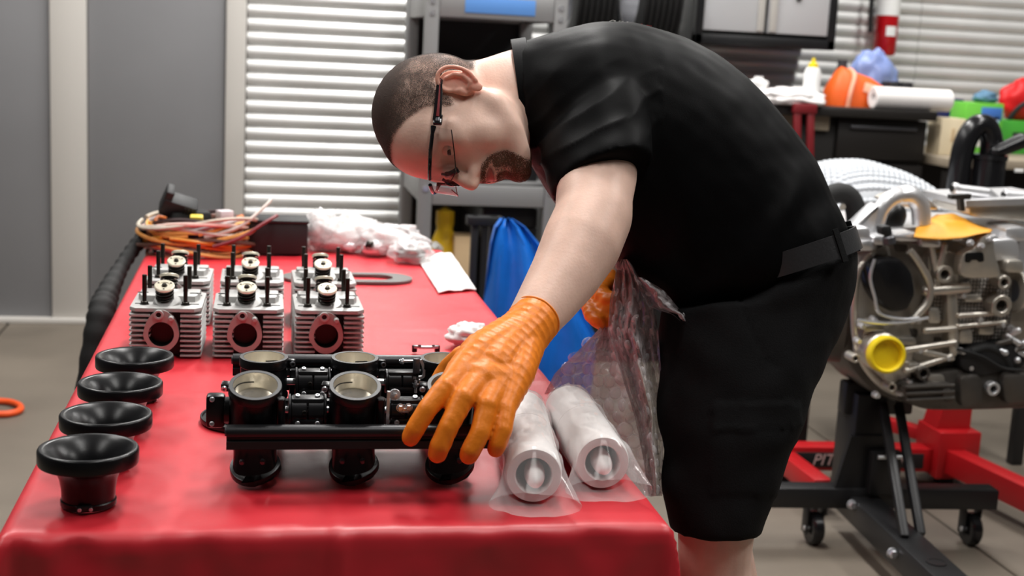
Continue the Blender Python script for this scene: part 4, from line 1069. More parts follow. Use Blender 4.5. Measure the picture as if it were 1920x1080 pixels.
for x, y, r, m in ((1767, 513, 16, M_cast), (1873, 572, 20, M_cast), (1727, 698, 13, M_castd), (1858, 727, 13, M_steel), (1878, 528, 13, M_cast), (1600, 670, 8, M_cast), (1668, 724, 9, M_cast)):
    c = py_(x, y, 3.055); R = r*1.4e-3; bo = E('boss', MB().ring(c+Vector((0, .03, 0)), (0, -1, 0), R, R*.55, .045, 26), m); E('boss_recess', MB().cyl(c+Vector((0, .02, 0)), c+Vector((0, .0, 0)), R*.5, n=16), M_hole, bo)
    if r > 12 and m is M_cast: E('boss_bolt', MB().bolt(c+Vector((0, .002, 0)), (0, -1, 0), R*.38, .006), M_dark, bo)
for x, y in ((1618, 612), (1640, 600), (1682, 604), (1722, 603), (1645, 742), (1690, 738), (1805, 660), (1778, 672), (1725, 658), (1806, 555), (1812, 540), (1610, 640), (1640, 520), (1650, 555), (1838, 600), (1900, 618), (1905, 655), (1795, 540), (1820, 690), (1745, 720), (1880, 610), (1706, 718)):
    E('flange_bolt', MB().hexb(py_(x, y, 3.055)+Vector((0, .016, 0)), (0, -1, 0), .0075, .022), M_castb if random.random() < .6 else M_steel)
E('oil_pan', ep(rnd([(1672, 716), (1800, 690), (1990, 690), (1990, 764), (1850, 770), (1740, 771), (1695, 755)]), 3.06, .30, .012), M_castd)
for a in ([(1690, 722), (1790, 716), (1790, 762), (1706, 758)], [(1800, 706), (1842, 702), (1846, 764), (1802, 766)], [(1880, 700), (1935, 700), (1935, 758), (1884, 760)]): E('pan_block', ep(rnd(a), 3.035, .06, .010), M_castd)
for k in range(3): E('pan_rib', MB().chain([py_(1700, 726+k*12, 3.03), py_(1788, 722+k*12, 3.03)], [.004, .004], 8), M_castd)
E('lower_cover', ep(rnd([(1806, 655), (1905, 640), (1930, 690), (1830, 708), (1800, 690)]), 3.05, .10, .010), M_blackm)
E('oil_filter_boss', MB().cyl(py_(1768, 735, 3.06), py_(1768, 735, 3.06)+Vector((0, -.03, 0)), .022, .018, 24, bev=.003), M_castd)
# yellow plug: a recessed cap
c = py_(1660, 664, 3.02); Mc = axis_m(c, (-.12, -1, .10)); E('yellow_plug', MB().lathe([(.0470, -.03), (.0475, .012), (.0455, .020), (.0405, .0215), (.0375, .018), (.0350, .000), (.0001, -.002)], Mc, 48), M_yel)
E('water_neck', MB().cyl(c+Vector((.006, .09, 0)), c+Vector((.0, .01, 0)), .052, .050, 32, bev=.004), M_cast)
# top: heads, intake arch, plenum, bracket
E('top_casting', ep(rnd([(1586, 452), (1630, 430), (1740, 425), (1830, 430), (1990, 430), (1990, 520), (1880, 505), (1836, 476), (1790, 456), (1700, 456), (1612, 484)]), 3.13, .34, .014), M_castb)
for x, y, w, h, Y in ((1612, 440, 40, 24, 3.06), (1655, 452, 36, 18, 3.05), (1700, 446, 44, 16, 3.05), (1745, 456, 36, 18, 3.04), (1880, 470, 60, 40, 3.07), (1905, 440, 40, 26, 3.10), (1800, 446, 30, 16, 3.06), (1620, 462, 34, 20, 3.05), (1860, 452, 26, 20, 3.08)):
    E('top_lug', ep(rnd([(x-w/2, y-h/2), (x+w/2, y-h/2-3), (x+w/2+4, y+h/2), (x-w/2, y+h/2)]), Y, .10, .008), M_castb)
q = MB(); q.tube(smooth_path([py_(x, y, 3.12) for x, y in ((1626, 470), (1640, 428), (1652, 392), (1676, 370), (1706, 366), (1724, 384), (1728, 420))], 6), [.022]*20+[.024]*17, 16); E('intake_arch', q, M_castb)
E('intake_hole', MB().ell((0, 0, 0), (.030, .02, .042), Matrix.Translation(py_(1676, 412, 3.17)) @ Matrix.Rotation(.5, 4, 'Y')), M_hole)
E('arch_web', ep(rnd([(1590, 436), (1636, 392), (1652, 380), (1640, 440), (1600, 462)]), 3.10, .05, .008), M_castb)
E('arch_plate', ep(rnd([(1640, 372), (1700, 352), (1722, 356), (1768, 395), (1700, 392)]), 3.20, .03, .006), M_cast)
E('plenum', ep(rnd([(1818, 386), (1990, 378), (1990, 420), (1818, 408)]), 3.16, .20, .004), M_cast)
E('plenum_lid', ep([(1812, 376), (1990, 370), (1990, 382), (1812, 388)], 3.14, .24, .004), M_castb)
for a, b in (((1792, 354), (1850, 362)), ((1888, 366), (1990, 372))):
    A, B = py_(*a, 3.2), py_(*b, 3.2); q = MB().chain([A, B, B+Vector((.04, 0, -.03))], [.0125, .0145, .018], 18); q.ring(A-(B-A).normalized()*.008, (B-A), .0155, .009, .012, 20); o = E('pipe_stub', q, M_castb); E('pipe_bore', MB().cyl(A-(B-A).normalized()*.0135, A, .0088, n=16), M_hole, o)
E('plenum_clip', ep([(1784, 366), (1822, 364), (1820, 374), (1808, 374), (1810, 396), (1802, 396), (1800, 374), (1784, 374)], 3.13, .02, .002), M_blackm)
br = MB(); out = [(1800, 522), (1804, 478), (1832, 462), (1840, 446), (1856, 436), (1864, 446), (1866, 472), (1880, 522)]
E('mount_bracket', ep(rnd(out), 3.02, .035, .005), M_cast); E('bracket_slot', ep(rnd([(1810, 474), (1844, 472), (1846, 490), (1836, 492), (1832, 488), (1822, 488), (1818, 493), (1809, 492)]), 3.0185, .004, .001), M_hole)
for x, y in ((1818, 456), (1838, 462), (1855, 448)): E('bracket_bolt', MB().hexb(py_(x, y, 3.02), (0, -1, .3), .0075, .012), M_castb)
q = MB().cyl(py_(1668, 458, 3.02), py_(1666, 442, 3.02), .017, .016, 22, bev=.003); s = E('sensor', q, M_gun); E('sensor_plug', ep(rnd([(1653, 424), (1672, 424), (1674, 442), (1654, 442)]), 3.01, .03, .003), M_blackm, s)
E('cylinder_end', MB().cyl(py_(1902, 545, 3.09), py_(1902, 545, 3.09)+Vector((.2, .02, 0)), .050, n=36, bev=.006), M_bluem)
E('cylinder_band', MB().ring(py_(1898, 545, 3.09), (1, .1, 0), .056, .03, .012, 36), M_cast)
for i in range(14):
    x = random.uniform(1880, 1960); y = random.uniform(600, 680); E('fitting', MB().chain([py_(x, y, 3.05), py_(x+jit(24), y+jit(16), 3.06)], [.009, .007], 10), random.choice((M_castb, M_steel, M_castd)))
E('hose_stub', MB().tube(smooth_path([py_(x, y, 3.06) for x, y in ((1820, 660), (1850, 652), (1880, 668), (1896, 700))], 5), .013, 12), M_rub)
# flywheel side, half hidden behind the man
E('flywheel', MB().cyl(py_(1590, 585, 3.24)+Vector((0, 0, 0)), py_(1590, 585, 3.24)+Vector((-.05, .02, 0)), .135, n=48, bev=.008), M_castd)
# yellow envelope-like sheet over the top
def ysh(u, v):
    a = py_(1702+ (1868-1702)*u, 446-8*u, 3.02); b = py_(1740+(1850-1740)*u, 404+ 22*u, 3.22)
    p = a.lerp(b, v); k = sin(pi*min(1, u*1.08))
    if v < .5: p.z -= .018*k*(1-2*v)*.6
    p.z += .017*k*sin(pi*v*.75)+.003*nz((u*4, v*4, 1))+.004
    p.x += (.5-u)*.10*abs(2*v-.8)*.4
    return p
yo = solo('yellow_sheet', MB().grid(ysh, 26, 16), mat('yellow_film', rgb(214, 150, 34), .55, bump=.1, bscale=30), 'curled yellow sheet lying across the top of the aluminium engine', 'sheet', ang=180, fix=False)
yo.modifiers.new('t', 'SOLIDIFY').thickness = .0025

# black engine stand
M_stand = mat('black_stand_paint', (.012, .012, .013, 1), .40, bump=.05, bscale=80)
sb = thing('engine_stand', 'black steel engine stand on casters, its legs below the aluminium engine', 'stand', (1.62, 3.22, 0))
def bar(a, b, w, h, bev=.004, q=None):
    a, b = Vector(a), Vector(b); M = axis_m(a, b-a, (0, 0, 1) if abs((b-a).normalized().z) < .9 else (1, 0, 0)); L_ = (b-a).length
    return (q or MB()).box((0, 0, L_/2), (h, w, L_), M, bev=bev)
def ST(n, mb, m=None, par=None): return wobj(n, mb, m or M_stand, par or sb)
ST('post', bar((1.617, 3.262, .10), (1.617, 3.262, .42), .12, .085))
ST('mount_head', MB().box((1.655, 3.262, .40), (.20, .05, .09), bev=.008))
ST('crossbar', bar((1.22, 3.235, .138), (1.992, 3.185, .138), .06, .056))
ST('leg', bar((1.625, 3.34, .110), (1.555, 2.45, .110), .085, .070))
ST('gusset', MB().prism([(-.10, 0), (.085, 0), (.056, .19), (-.056, .19)], -.008, .008, Matrix(((1, 0, 0, 1.617), (0, 0, -1, 3.200), (0, 1, 0, .12), (0, 0, 0, 1)))))
ST('brace', bar((1.640, 3.19, .40), (1.575, 2.88, .145), .022, .024)); ST('brace', bar((1.685, 3.19, .40), (1.640, 2.92, .135), .022, .024))
for x, y, z in ((1.535, 2.87, .115), (1.56, 3.16, .135)): ST('stand_bolt', MB().hexb((x, y-.01, z), (0, -1, 0), .011, .014), M_steel)
ST('latch_plate', MB().box((1.655, 3.175, .215), (.085, .03, .12), bev=.005)); ST('latch_pin', MB().cyl((1.625, 3.158, .262), (1.69, 3.154, .264), .006, n=12), M_steel)
ST('leg_badge', MB().lathe([(.024, 0), (.024, .002), (.020, .002), (.020, .001), (.0001, .001)], Matrix.Translation((1.575, 2.72, .1455)), 28))
def caster(x, y, r, par):
    c = wobj('caster', MB().cyl((x-.015, y, r), (x+.016, y, r), r, n=32, bev=.006), M_blackg, par)
    q = MB(); 
    for s in (-1, 1): q.box((x+s*.022, y+.008, r+.022), (.004, .036, r+.03), bev=.001)
    q.box((x, y+.008, r+.050+.02), (.05, .045, .006), bev=.001); wobj('fork', q, M_stand, c); wobj('axle_bolt', MB().cyl((x-.028, y, r), (x+.028, y, r), .007, n=12), M_steel, c)
caster(1.937, 3.190, .046, sb); caster(1.49, 3.218, .046, sb); caster(1.562, 2.50, .032, sb)
# red stand behind
M_red = mat('red_stand_paint', rgb(176, 22, 28), .38, bump=.05, bscale=60); M_redl = mat('white_lettering', rgb(226, 190, 188), .5)
rs = thing('engine_stand', 'red steel engine stand standing behind the black one', 'stand', (2.0, 3.7, 0))
def RS(n, mb, m=None): return wobj(n, mb, m or M_red, rs)
RS('crossbar', bar((1.56, 3.735, .085), (2.12, 3.700, .085), .07, .075))
RS('crossbar_inset', bar((1.58, 3.696, .084), (2.04, 3.667, .084), .006, .046, .001), M_blackm)
RS('hub', MB().box((2.14, 3.71, .110), (.14, .15, .15), bev=.006))
RS('post', MB().prism([(-.07, 0), (.045, 0), (.045, .26), (.0, .26)], -.045, .045, Matrix(((1, 0, 0, 2.145), (0, 0, -1, 3.72), (0, 1, 0, .18), (0, 0, 0, 1)))))
RS('leg', bar((2.125, 3.66, .092), (2.27, 2.75, .092), .065, .075)); RS('leg', bar((1.60, 3.70, .078), (1.605, 3.43, .078), .055, .06))
RS('tow_bar', bar((2.11, 3.77, .135), (1.965, 4.03, .135), .045, .04))
for x, y, h in ((1.60, 3.735, .05), (2.14, 3.71, .04), (2.265, 2.79, .056), (1.604, 3.45, .05), (1.98, 4.0, .116)): RS('foot', bar((x, y, 0), (x, y, h), .045, .045), M_blackm)
def text(s, size, M, m, par, ext=.0006, shear=0., align='CENTER'):
    cu = bpy.data.curves.new('lettering', 'FONT'); cu.body = s; cu.size = size; cu.extrude = ext; cu.shear = shear; cu.align_x = align; cu.align_y = 'CENTER'; cu.resolution_u = 3
    o = bpy.data.objects.new('lettering', cu); COL.objects.link(o); dg = bpy.context.evaluated_depsgraph_get(); me = bpy.data.meshes.new_from_object(o.evaluated_get(dg))
    bpy.data.objects.remove(o); I = chainM(par).inverted() if par else Matrix.Identity(4); me.transform(I @ M); me.materials.clear(); me.materials.append(m); me.name = 'lettering'
    n = bpy.data.objects.new('lettering', me); COL.objects.link(n); n.parent = par; return n
dx = Vector((1, -.063, 0)).normalized()
text('PITTSBURGH', .050, Matrix.Translation((1.825, 3.6765, .084)) @ Matrix((dx, Vector((0, 0, 1)), dx.cross(Vector((0, 0, 1))))).transposed().to_4x4(), M_redl, rs, shear=.25)

# black breather hose at the engine's left, behind the man's hip
wobj('breather_hose', MB().tube(smooth_path([py_(x, y, 3.22) for x, y in ((1500, 400), (1545, 372), (1578, 362), (1600, 380), (1606, 420), (1596, 450))], 6), .027, 14), M_rub, en)
wobj('hose_clip', MB().cyl(py_(1580, 388, 3.14), py_(1580, 388, 3.13), .008, n=14), M_champ, en)

# small castings, plugs and lines that crowd the block's face
for x, y, w, h, Y in ((1700, 640, 34, 16, 3.055), (1752, 592, 20, 30, 3.06), (1826, 560, 30, 14, 3.07), (1850, 620, 26, 18, 3.07), (1716, 690, 24, 18, 3.05), (1756, 712, 30, 20, 3.055), (1812, 630, 22, 30, 3.06), (1904, 500, 30, 24, 3.05), (1640, 616, 36, 12, 3.05)):
    wobj('casting_lug', ep(rnd([(x-w/2, y-h/2), (x+w/2, y-h/2), (x+w/2+3, y+h/2), (x-w/2-3, y+h/2)]), Y, .06, .005), M_cast if random.random() < .6 else M_castm, en)
for P_ in (((1640, 486), (1632, 520), (1640, 556), (1650, 588), (1690, 598), (1722, 596)), ((1608, 600), (1650, 606), (1700, 604), (1740, 596)), ((1795, 655), (1840, 668), (1880, 690), (1915, 694))):
    wobj('line', MB().tube(smooth_path([py_(x, y, 3.04) for x, y in P_], 6), .0042, 8), M_steel if P_[0][0] != 1795 else M_rub, en)
for x, y, w, h in ((1708, 625, 30, 20), (1762, 640, 22, 16), (1748, 685, 26, 18), (1820, 660, 20, 20), (1690, 465, 26, 16)):  # thin dark plates, added as painted shade for recesses between the ribs
    wobj('pocket_shade_plate', ep(rnd([(x-w/2, y-h/2), (x+w/2, y-h/2+2), (x+w/2-4, y+h/2), (x-w/2+3, y+h/2)]), 3.0965, .01, .002), M_castd, en)
# ------------------------------------------------------------------ things on the table
M_white = mat('white_foam', rgb(232, 228, 226), .6, bump=.15, bscale=120)
M_bag = film('clear_bag', rgb(236, 232, 232), .055, .10, .45, .9)
M_bagw = film('hazy_bag', rgb(240, 238, 238), .30, .16, .5, .8)
M_paper = mat('white_paper', rgb(240, 236, 234), .7, bump=.2, bscale=60)
def roll(a, b, r, label, seed):
    t = thing('parts_tube', label, 'tube', ((a.x+b.x)/2, (a.y+b.y)/2, TZ), group='white foam tubes in clear plastic bags')
    ax = (b-a).normalized(); M = axis_m(a, ax, (0, 0, 1)); Lh = (b-a).length
    q = MB().lathe([(r*.62, .05), (r*.62, .002), (r*.66, .0), (r*.93, 0), (r*.97, .004), (r, .012), (r, Lh*.55), (r*.985, Lh*.552), (r*.985, Lh*.556), (r, Lh*.558), (r*1.0, Lh-.01), (r*.95, Lh), (.0001, Lh)], M, 44)
    wobj('foam_tube', q, M_white, t)
    q = MB(); c = M @ Vector((0, 0, .012)); q.ell((0, 0, 0), (r*.42, r*.36, .035), M @ Matrix.Translation((-r*.1, r*.06, .020))); wobj('foam_plug', q, M_white, t)
    # crumpled bag round it, flaring open beyond the near end
    def bagp(u, v):
        an = 2*pi*u; z = -.050+(Lh+.075)*v; k = r*1.05+.003*abs(nz((cos(an)*2, sin(an)*2, v*5+seed), 1.5))
        if v < .14:
            f = 1-v/.14; sx, sy = 1+.45*f, 1-.62*f
        elif v > .92: f = (v-.92)/.08; sx, sy = 1+.25*f, 1-.75*f
        else: sx = sy = 1
        # local x = up, y = sideways
        p = Vector((k*cos(an)*sy, k*sin(an)*sx, z)); p.x -= (r*.55*(1-v/.14) if v < .14 else (r*.6*(v-.92)/.08 if v > .92 else 0))
        p += Vector((nz((u*9, v*7, seed)), nz((u*9, v*7, seed+4)), 0))*.0032
        w = M @ p; w.z = max(w.z, TZ+.0016); return w
    wobj('bag', MB().grid(bagp, 64, 46, closeu=True), M_bag, t, ang=180, fix=False)
def onT(x, y, z): return pz(x, y, TZ+z)
a, b = onT(1001, 892, .037), onT(966, 715, .036); roll(a, a+(b-a).normalized()*.27, .0345, 'white foam tube in a clear bag, nearest the orange glove', 1)
a, b = onT(1130, 868, .037), onT(1042, 728, .036); roll(a, a+(b-a).normalized()*.25, .0345, 'white foam tube in a clear bag, at the right edge of the red sheet', 5)
# crumpled white tissue behind the glove
def blob(c, rad, seed, amp=.25, fr=2.2, nu=40, nv=24, flat=None):
    q = MB(); q.ell((0, 0, 0), (1, 1, 1), None, nu, nv); out = []
    for p in q.v:
        k = 1+amp*nz((p[0]*fr+seed, p[1]*fr, p[2]*fr))+amp*.45*nz((p[0]*fr*2.6, p[1]*fr*2.6+seed, p[2]*fr*2.6))
        w = Vector((c[0]+p[0]*rad[0]*k, c[1]+p[1]*rad[1]*k, c[2]+p[2]*rad[2]*k))
        if flat is not None: w.z = max(w.z, flat)
        out.append(tuple(w))
    q.v = out; return q
c = onT(880, 652, .0); solo('tissue', blob((c.x, c.y+.01, TZ+.02), (.040, .04, .022), 3, .35, flat=TZ+.001), M_paper, 'crumpled white tissue on the red sheet behind the orange glove', 'tissue', ang=180)
# wiring harness coil
wh = thing('wiring_harness', 'coiled multicoloured wiring harness with black connectors at the far left of the red sheet', 'wiring', (-.145, 3.30, TZ))
wc = [(214, 150, 80), (210, 200, 190), (170, 116, 90), (52, 50, 96), (232, 170, 90), (120, 40, 46), (205, 190, 180), (214, 140, 40), (160, 150, 150), (236, 200, 190), (90, 60, 50), (220, 120, 60), (196, 186, 170), (60, 40, 40), (240, 214, 120), (150, 60, 60)]
for i in range(30):
    r0 = .088+random.uniform(-.006, .036); zz = .010+.066*(i/30)+jit(.008); ph = random.uniform(0, 6.28); pts = []
    for k in range(41):
        an = ph+2*pi*k/40*.97; rr = r0*(1+.05*sin(3*an+i)); pts.append((rr*1.12*cos(an), rr*.8*sin(an), zz+.012*sin(2*an+i*1.7)+.012*max(0, cos(an))*(i/30)))
    col = wc[i % len(wc)]
    obj('wire', MB().tube(pts,   .0050, 6), mat('wire_%d' % (i % len(wc)), rgb(*col), .45) if i < len(wc) else bpy.data.materials['wire_%d' % (i % len(wc))], wh)
for pth, col in ((((.04, -.10, .03), (.10, -.09, .05), (.16, -.06, .085), (.19, -.03, .10)), 5), (((.02, -.09, .05), (.10, -.07, .075), (.16, -.02, .12), (.175, .0, .135)), 1)):
    obj('wire', MB().tube(smooth_path(pth, 6), .0045, 6), bpy.data.materials['wire_%d' % col], wh)
Mx = Matrix.Translation((-.045, -.01, .112)) @ Matrix.Rotation(.5, 4, 'X') @ Matrix.Rotation(.35, 4, 'Y')
q = MB().box((0, 0, 0), (.085, .05, .05), Mx, bev=.008); q.box((-.032, 0, .030), (.02, .04, .03), Mx, bev=.004); cn = obj('connector', q, M_blackm, wh)
for k in range(4): obj('connector_rib', MB().box((.012+k*.009, -.0255, 0), (.004, .003, .04), Mx, bev=.001), M_rub, cn)
obj('connector', MB().box((0, 0, 0), (.10, .06, .05), Matrix.Translation((-.02, .0, .078)) @ Matrix.Rotation(.3, 4, 'Z'), bev=.012), M_rub, wh)
obj('connector', MB().box((0, 0, 0), (.030, .02, .026), Matrix.Translation((.0, -.05, .085)) @ Matrix.Rotation(.3, 4, 'X'), bev=.003), mat('yellow_connector', rgb(226, 200, 70), .45), wh)
obj('connector', MB().box((0, 0, 0), (.035, .03, .022), Matrix.Translation((.065, -.03, .098)) @ Matrix.Rotation(.5, 4, 'Z'), bev=.003), mat('pale_connector', rgb(224, 210, 214), .45), wh)
q = MB().tube(smooth_path([(.02, .05, .05), (.08, .06, .07), (.11, .03, .06), (.10, -.02, .05)], 6), .018, 12); obj('sleeve', q, M_rub, wh)
# black corrugated hose arcing off the left edge down to the floor
hp_ = [py_(340, 400, 3.36), py_(300, 418, 3.36), py_(262, 452, 3.30), py_(228, 500, 3.22), py_(200, 556, 3.12), py_(184, 620, 3.05)]
hp_.append(Vector((hp_[-1].x-.03, 3.02, .35))); hp_.append(Vector((hp_[-1].x-.02, 3.02, .05))); hp_.append(Vector((hp_[-1].x-.16, 3.06, .024)))
P = smooth_path(hp_, 16); rr = [.0175+.0016*sin(i*1.5)+(.013*max(0, min(1, (i-48)/22))) for i in range(len(P))]
rr[-1] = rr[-2]
solo('hose', MB().tube(P, rr, 14), M_rub, 'black flexible hose hanging over the far left edge of the red table', 'hose')
# black electronics box
bx = thing('control_box', 'plain black rectangular box behind the middle cylinder heads', 'box', (.046, 3.33, TZ), .02)
obj('case', MB().box((0, 0, .041), (.148, .11, .078), bev=.006), M_blackm, bx); obj('lid', MB().box((0, 0, .083), (.152, .114, .008), bev=.003), M_blackm, bx)
# flat grey gasket plate
def stad(a, r, n=20, dx=0): return [(a+r*cos(t)+dx, r*sin(t)) for t in np.linspace(-pi/2, pi/2, n)]+[(-a+r*cos(t)+dx, r*sin(t)) for t in np.linspace(pi/2, 3*pi/2, n)]
g0, g1_ = pz(770, 522, TZ), pz(530, 522, TZ); gc = (g0+g1_)/2
M = Matrix.Translation((gc.x, gc.y-.01, TZ+.0008)) @ Matrix.Rotation(.03, 4, 'Z'); hw = (g0-g1_).length/2
q = MB().holed(stad(hw-.062, .062), stad(hw-.078, .034), 0, .005, M); solo('gasket_plate', q, mat('grey_plate', rgb(112, 110, 108), .5, metal=.3), 'flat grey oval gasket plate lying behind the cylinder heads', 'gasket')
# clear bags of parts
def partsbag(px, py, w, h, dpt, seed, label, inner):
    c = pz(px, py, TZ); t = thing('parts_bag', label, 'bag', tuple(c), group='clear bags of parts at the far end of the red sheet')
    for k, (m, x, y, z, r) in enumerate(inner):
        obj('part', blob((x, y, z), r, seed+k, .22, 1.7, 24, 14, flat=.002), m, t, ang=50)
    obj('bag', blob((0, 0, h*.48), (w, dpt, h*.55), seed, .28, 2.6, 44, 26, flat=.001), M_bagw, t, ang=180)
partsbag(655, 470, .085, .085, .07, 2, 'clear bag of white parts, directly behind the right cylinder heads', [(M_white, -.02, 0, .03, (.055, .04, .035)), (M_white, .03, .01, .04, (.035, .03, .03)), (M_steel, .0, -.04, .015, (.02, .012, .012))])
partsbag(735, 478, .085, .075, .06, 7, 'clear bag with a white block, right of the first parts bag', [(M_white, -.01, .01, .035, (.055, .04, .03)), (M_castb, -.05, -.03, .02, (.03, .02, .02)), (M_dark, -.06, -.045, .03, (.012, .01, .012))])
partsbag(770, 492, .055, .052, .045, 11, 'clear bag holding a dark metal part, at the right end of the bags', [(M_dark, 0, 0, .02, (.036, .026, .02)), (M_blackm, -.01, .0, .03, (.02, .015, .012))])
partsbag(598, 468, .055, .095, .05, 15, 'clear bag of white parts standing beside the black box', [(M_white, 0, 0, .045, (.03, .03, .045))])
# white paper packet at the right edge
cs = [pz(x, y, TZ) for x, y in ((822, 551), (893, 545), (846, 476), (783, 488))]
def pap(u, v):
    p = cs[0].lerp(cs[1], u).lerp(cs[3].lerp(cs[2], u), v); p.z = TZ+.003+.006*sin(pi*u)*(.6+.5*sin(u*9+v*2))*1.0+.003*abs(nz((u*5, v*5, 2))); return p
o = solo('paper_packet', MB().grid(pap, 26, 26), M_paper, 'flat white paper packet near the right edge of the red sheet', 'packet', ang=180, fix=False); o.modifiers.new('t', 'SOLIDIFY').thickness = .002
# bubble wrap hanging from the far hand
M_bub = film('bubble_film', rgb(236, 234, 236), .58, .14, .5, .9)
M_bubl = film('bubble_skin', rgb(240, 238, 240), .18, .05, .62, 1.0)
bw = thing('bubble_wrap', 'clear bubble wrap hanging from the far orange glove beside the table', 'bubble wrap', tuple(pd(1165, 560, 2.06)))
def sheet(rows, dfn, nu, nv, amp, seed):
    ys = [r[0] for r in rows]
    def fn(u, v):
        y = ys[0]+(ys[-1]-ys[0])*v
        for (ya, la, ra), (yb, lb, rb_) in zip(rows, rows[1:]):
            if ya <= y <= yb: t = (y-ya)/(yb-ya); l = la+(lb-la)*t; r = ra+(rb_-ra)*t; break
        x = l+(r-l)*u; return pd(x, y, dfn(u, v)+amp*nz((u*4, v*5, seed))+amp*.5*nz((u*11, v*12, seed))+amp*.22*nz((u*26, v*34, seed)))
    return fn
def bubbles(fn, na, nb, r, jitter=.0):
    q = MB()
    for j in range(nb):
        for i in range(na):
            u = (i+.5+.5*(j % 2))/(na+.5); v = (j+.5)/nb; p = fn(u, v); e = 1e-2
            a = fn(min(1, u+e), v)-fn(max(0, u-e), v); b = fn(u, min(1, v+e))-fn(u, max(0, v-e)); n = a.cross(b).normalized()
            if n.dot(FW) > 0: n = -n
            M = axis_m(p, n); rr = r*random.uniform(.75, 1.05); q.lathe([(rr, 0), (rr*.94, rr*.22), (rr*.70, rr*.42), (rr*.35, rr*.50), (.0001, rr*.52)], M, 12)
    return q
fA = sheet([(486, 1164, 1182), (500, 1156, 1200), (524, 1152, 1216), (560, 1144, 1226), (620, 1140, 1234), (700, 1164, 1240), (780, 1190, 1246), (860, 1206, 1244), (930, 1216, 1242)], lambda u, v: 2.02+.05*sin(u*9)*(.4+v)-.02*v, 40, 70, .050, 2)
fB = sheet([(612, 1128, 1150), (660, 1082, 1180), (700, 1040, 1200), (760, 1010, 1216), (840, 1020, 1226), (930, 1040, 1232)], lambda u, v: 2.10+.02*sin(u*5), 30, 40, .02, 6)
fC = sheet([(520, 1190, 1205), (545, 1200, 1246), (575, 1216, 1270), (590, 1262, 1286), (602, 1276, 1288)], lambda u, v: 1.975+.03*sin(u*8), 20, 26, .02, 9)
M_crump = film('crumpled_film', rgb(212, 202, 203), .42, .10, .5, 1.0, 60)
for f, nu, nv, a, b, r in ((fA, 60, 110, 4, 18, .0075), (fB, 40, 40, 8, 14, .0125), (fC, 30, 34, 3, 4, .006)):
    wobj('film_sheet', MB().grid(f, nu, nv), M_bub if f is fB else M_crump, bw, ang=180, fix=False); o = wobj('bubbles', bubbles(f, a, b, r), M_bubl, bw, ang=180, fix=False); o['kind'] = 'stuff'
# ------------------------------------------------------------------ background: rack, bench, cabinet, wall things
M_rack = mat('grey_rack_steel', rgb(150, 150, 150), .45, metal=.3); M_bin = mat('black_bin', (.012, .012, .013, 1), .45)
M_tape = mat('blue_tape', rgb(96, 152, 224), .6); M_card = mat('cardboard', rgb(206, 178, 138), .8, var=.06, vscale=10); M_lab = mat('white_label', rgb(238, 238, 236), .6)
YR = 4.75; rl, rr_ = py_(810, 20, YR).x, py_(1050, 20, YR).x
zt, zb = py_(930, 14, YR).z, py_(900, 366, YR).z
rk = thing('storage_rack', 'grey steel storage rack behind the man\'s head, blue tape on its top beam', 'rack', ((rl+rr_)/2, YR+.3, 0))
for x in (rl, rr_):
    for y in (YR, YR+.62):
        p = wobj('upright', MB().box((x, y, .95), (.048, .045, 1.9), bev=.004), M_rack, rk)
        if y == YR:
            for z in (zt+.01, zt-.03, zb+.02): wobj('rivet', MB().cyl((x, y-.022, z), (x, y-.028, z), .010, n=12), M_steel, p)
for z, h in ((zt, .085), (zb, .075), (.12, .075)):
    wobj('beam', MB().box(((rl+rr_)/2, YR-.004, z), (rr_-rl-.05, .03, h), bev=.004), M_rack, rk); wobj('beam', MB().box(((rl+rr_)/2, YR+.62, z), (rr_-rl-.05, .03, h), bev=.004), M_rack, rk)
    for x in (rl, rr_): wobj('side_beam', MB().box((x, YR+.31, z), (.03, .57, h), bev=.004), M_rack, rk)
    wobj('shelf_board', MB().box(((rl+rr_)/2, YR+.31, z+h/2+.006), (rr_-rl-.03, .58, .012), bev=.002), M_rack, rk)
tp0, tp1 = py_(872, 12, YR-.02), py_(1004, 16, YR-.02); wobj('tape_label', MB().box(((tp0.x+tp1.x)/2, YR-.021, zt+.004), (tp1.x-tp0.x, .003, .055), bev=.0008), M_tape, rk)
wobj('back_panel', MB().box(((rl+rr_)/2, YR+.645, .95), (rr_-rl+.05, .008, 1.9)), M_bin, rk)
def stbin(x0, x1, z0, h, y, d, label, lab=False, m=None):
    t = thing('storage_bin', label, 'bin', ((x0+x1)/2, y+d/2, z0)); w = x1-x0
    obj('bin_body', MB().loft([[(-w/2*k, -d/2*k, z), (w/2*k, -d/2*k, z), (w/2*k, d/2*k, z), (-w/2*k, d/2*k, z)] for k, z in ((.93, 0), (1, h*.86))]), m or M_bin, t); obj('lid', MB().box((0, 0, h*.93), (w*1.0, d*1.0, h*.13), bev=.006), m or M_bin, t)
    if lab: obj('label_card', MB().box((.0, -d/2-.002, h*(.80 if h > .35 else .6)), (.09, .004, .035), bev=.001), M_lab, t)
sh1 = zb+.075/2+.0125; sh0 = .12+.05
mid = (rl+rr_)/2
stbin(rl+.03, mid-.01, sh1, .30, YR+.05, .5, 'black lidded bin on the middle rack shelf, left of the pair')
stbin(mid+.02, rr_-.03, sh1, .40, YR+.05, .5, 'taller black lidded bin on the middle rack shelf, beside the man\'s neck')
bl = thing('parts_bottle', 'small blue bottle on a black bin in the rack, left of the upright', 'bottle', (rl+.07, YR+.14, sh1+.30)); obj('body', MB().lathe([(.0001, 0), (.03, 0), (.03, .05), (.012, .07), (.012, .085), (.0001, .085)]), mat('blue_bottle', rgb(20, 80, 190), .4), bl); obj('cap', MB().cyl((0, 0, .085), (0, 0, .10), .014, n=16), M_blackm, bl)
lz = .45
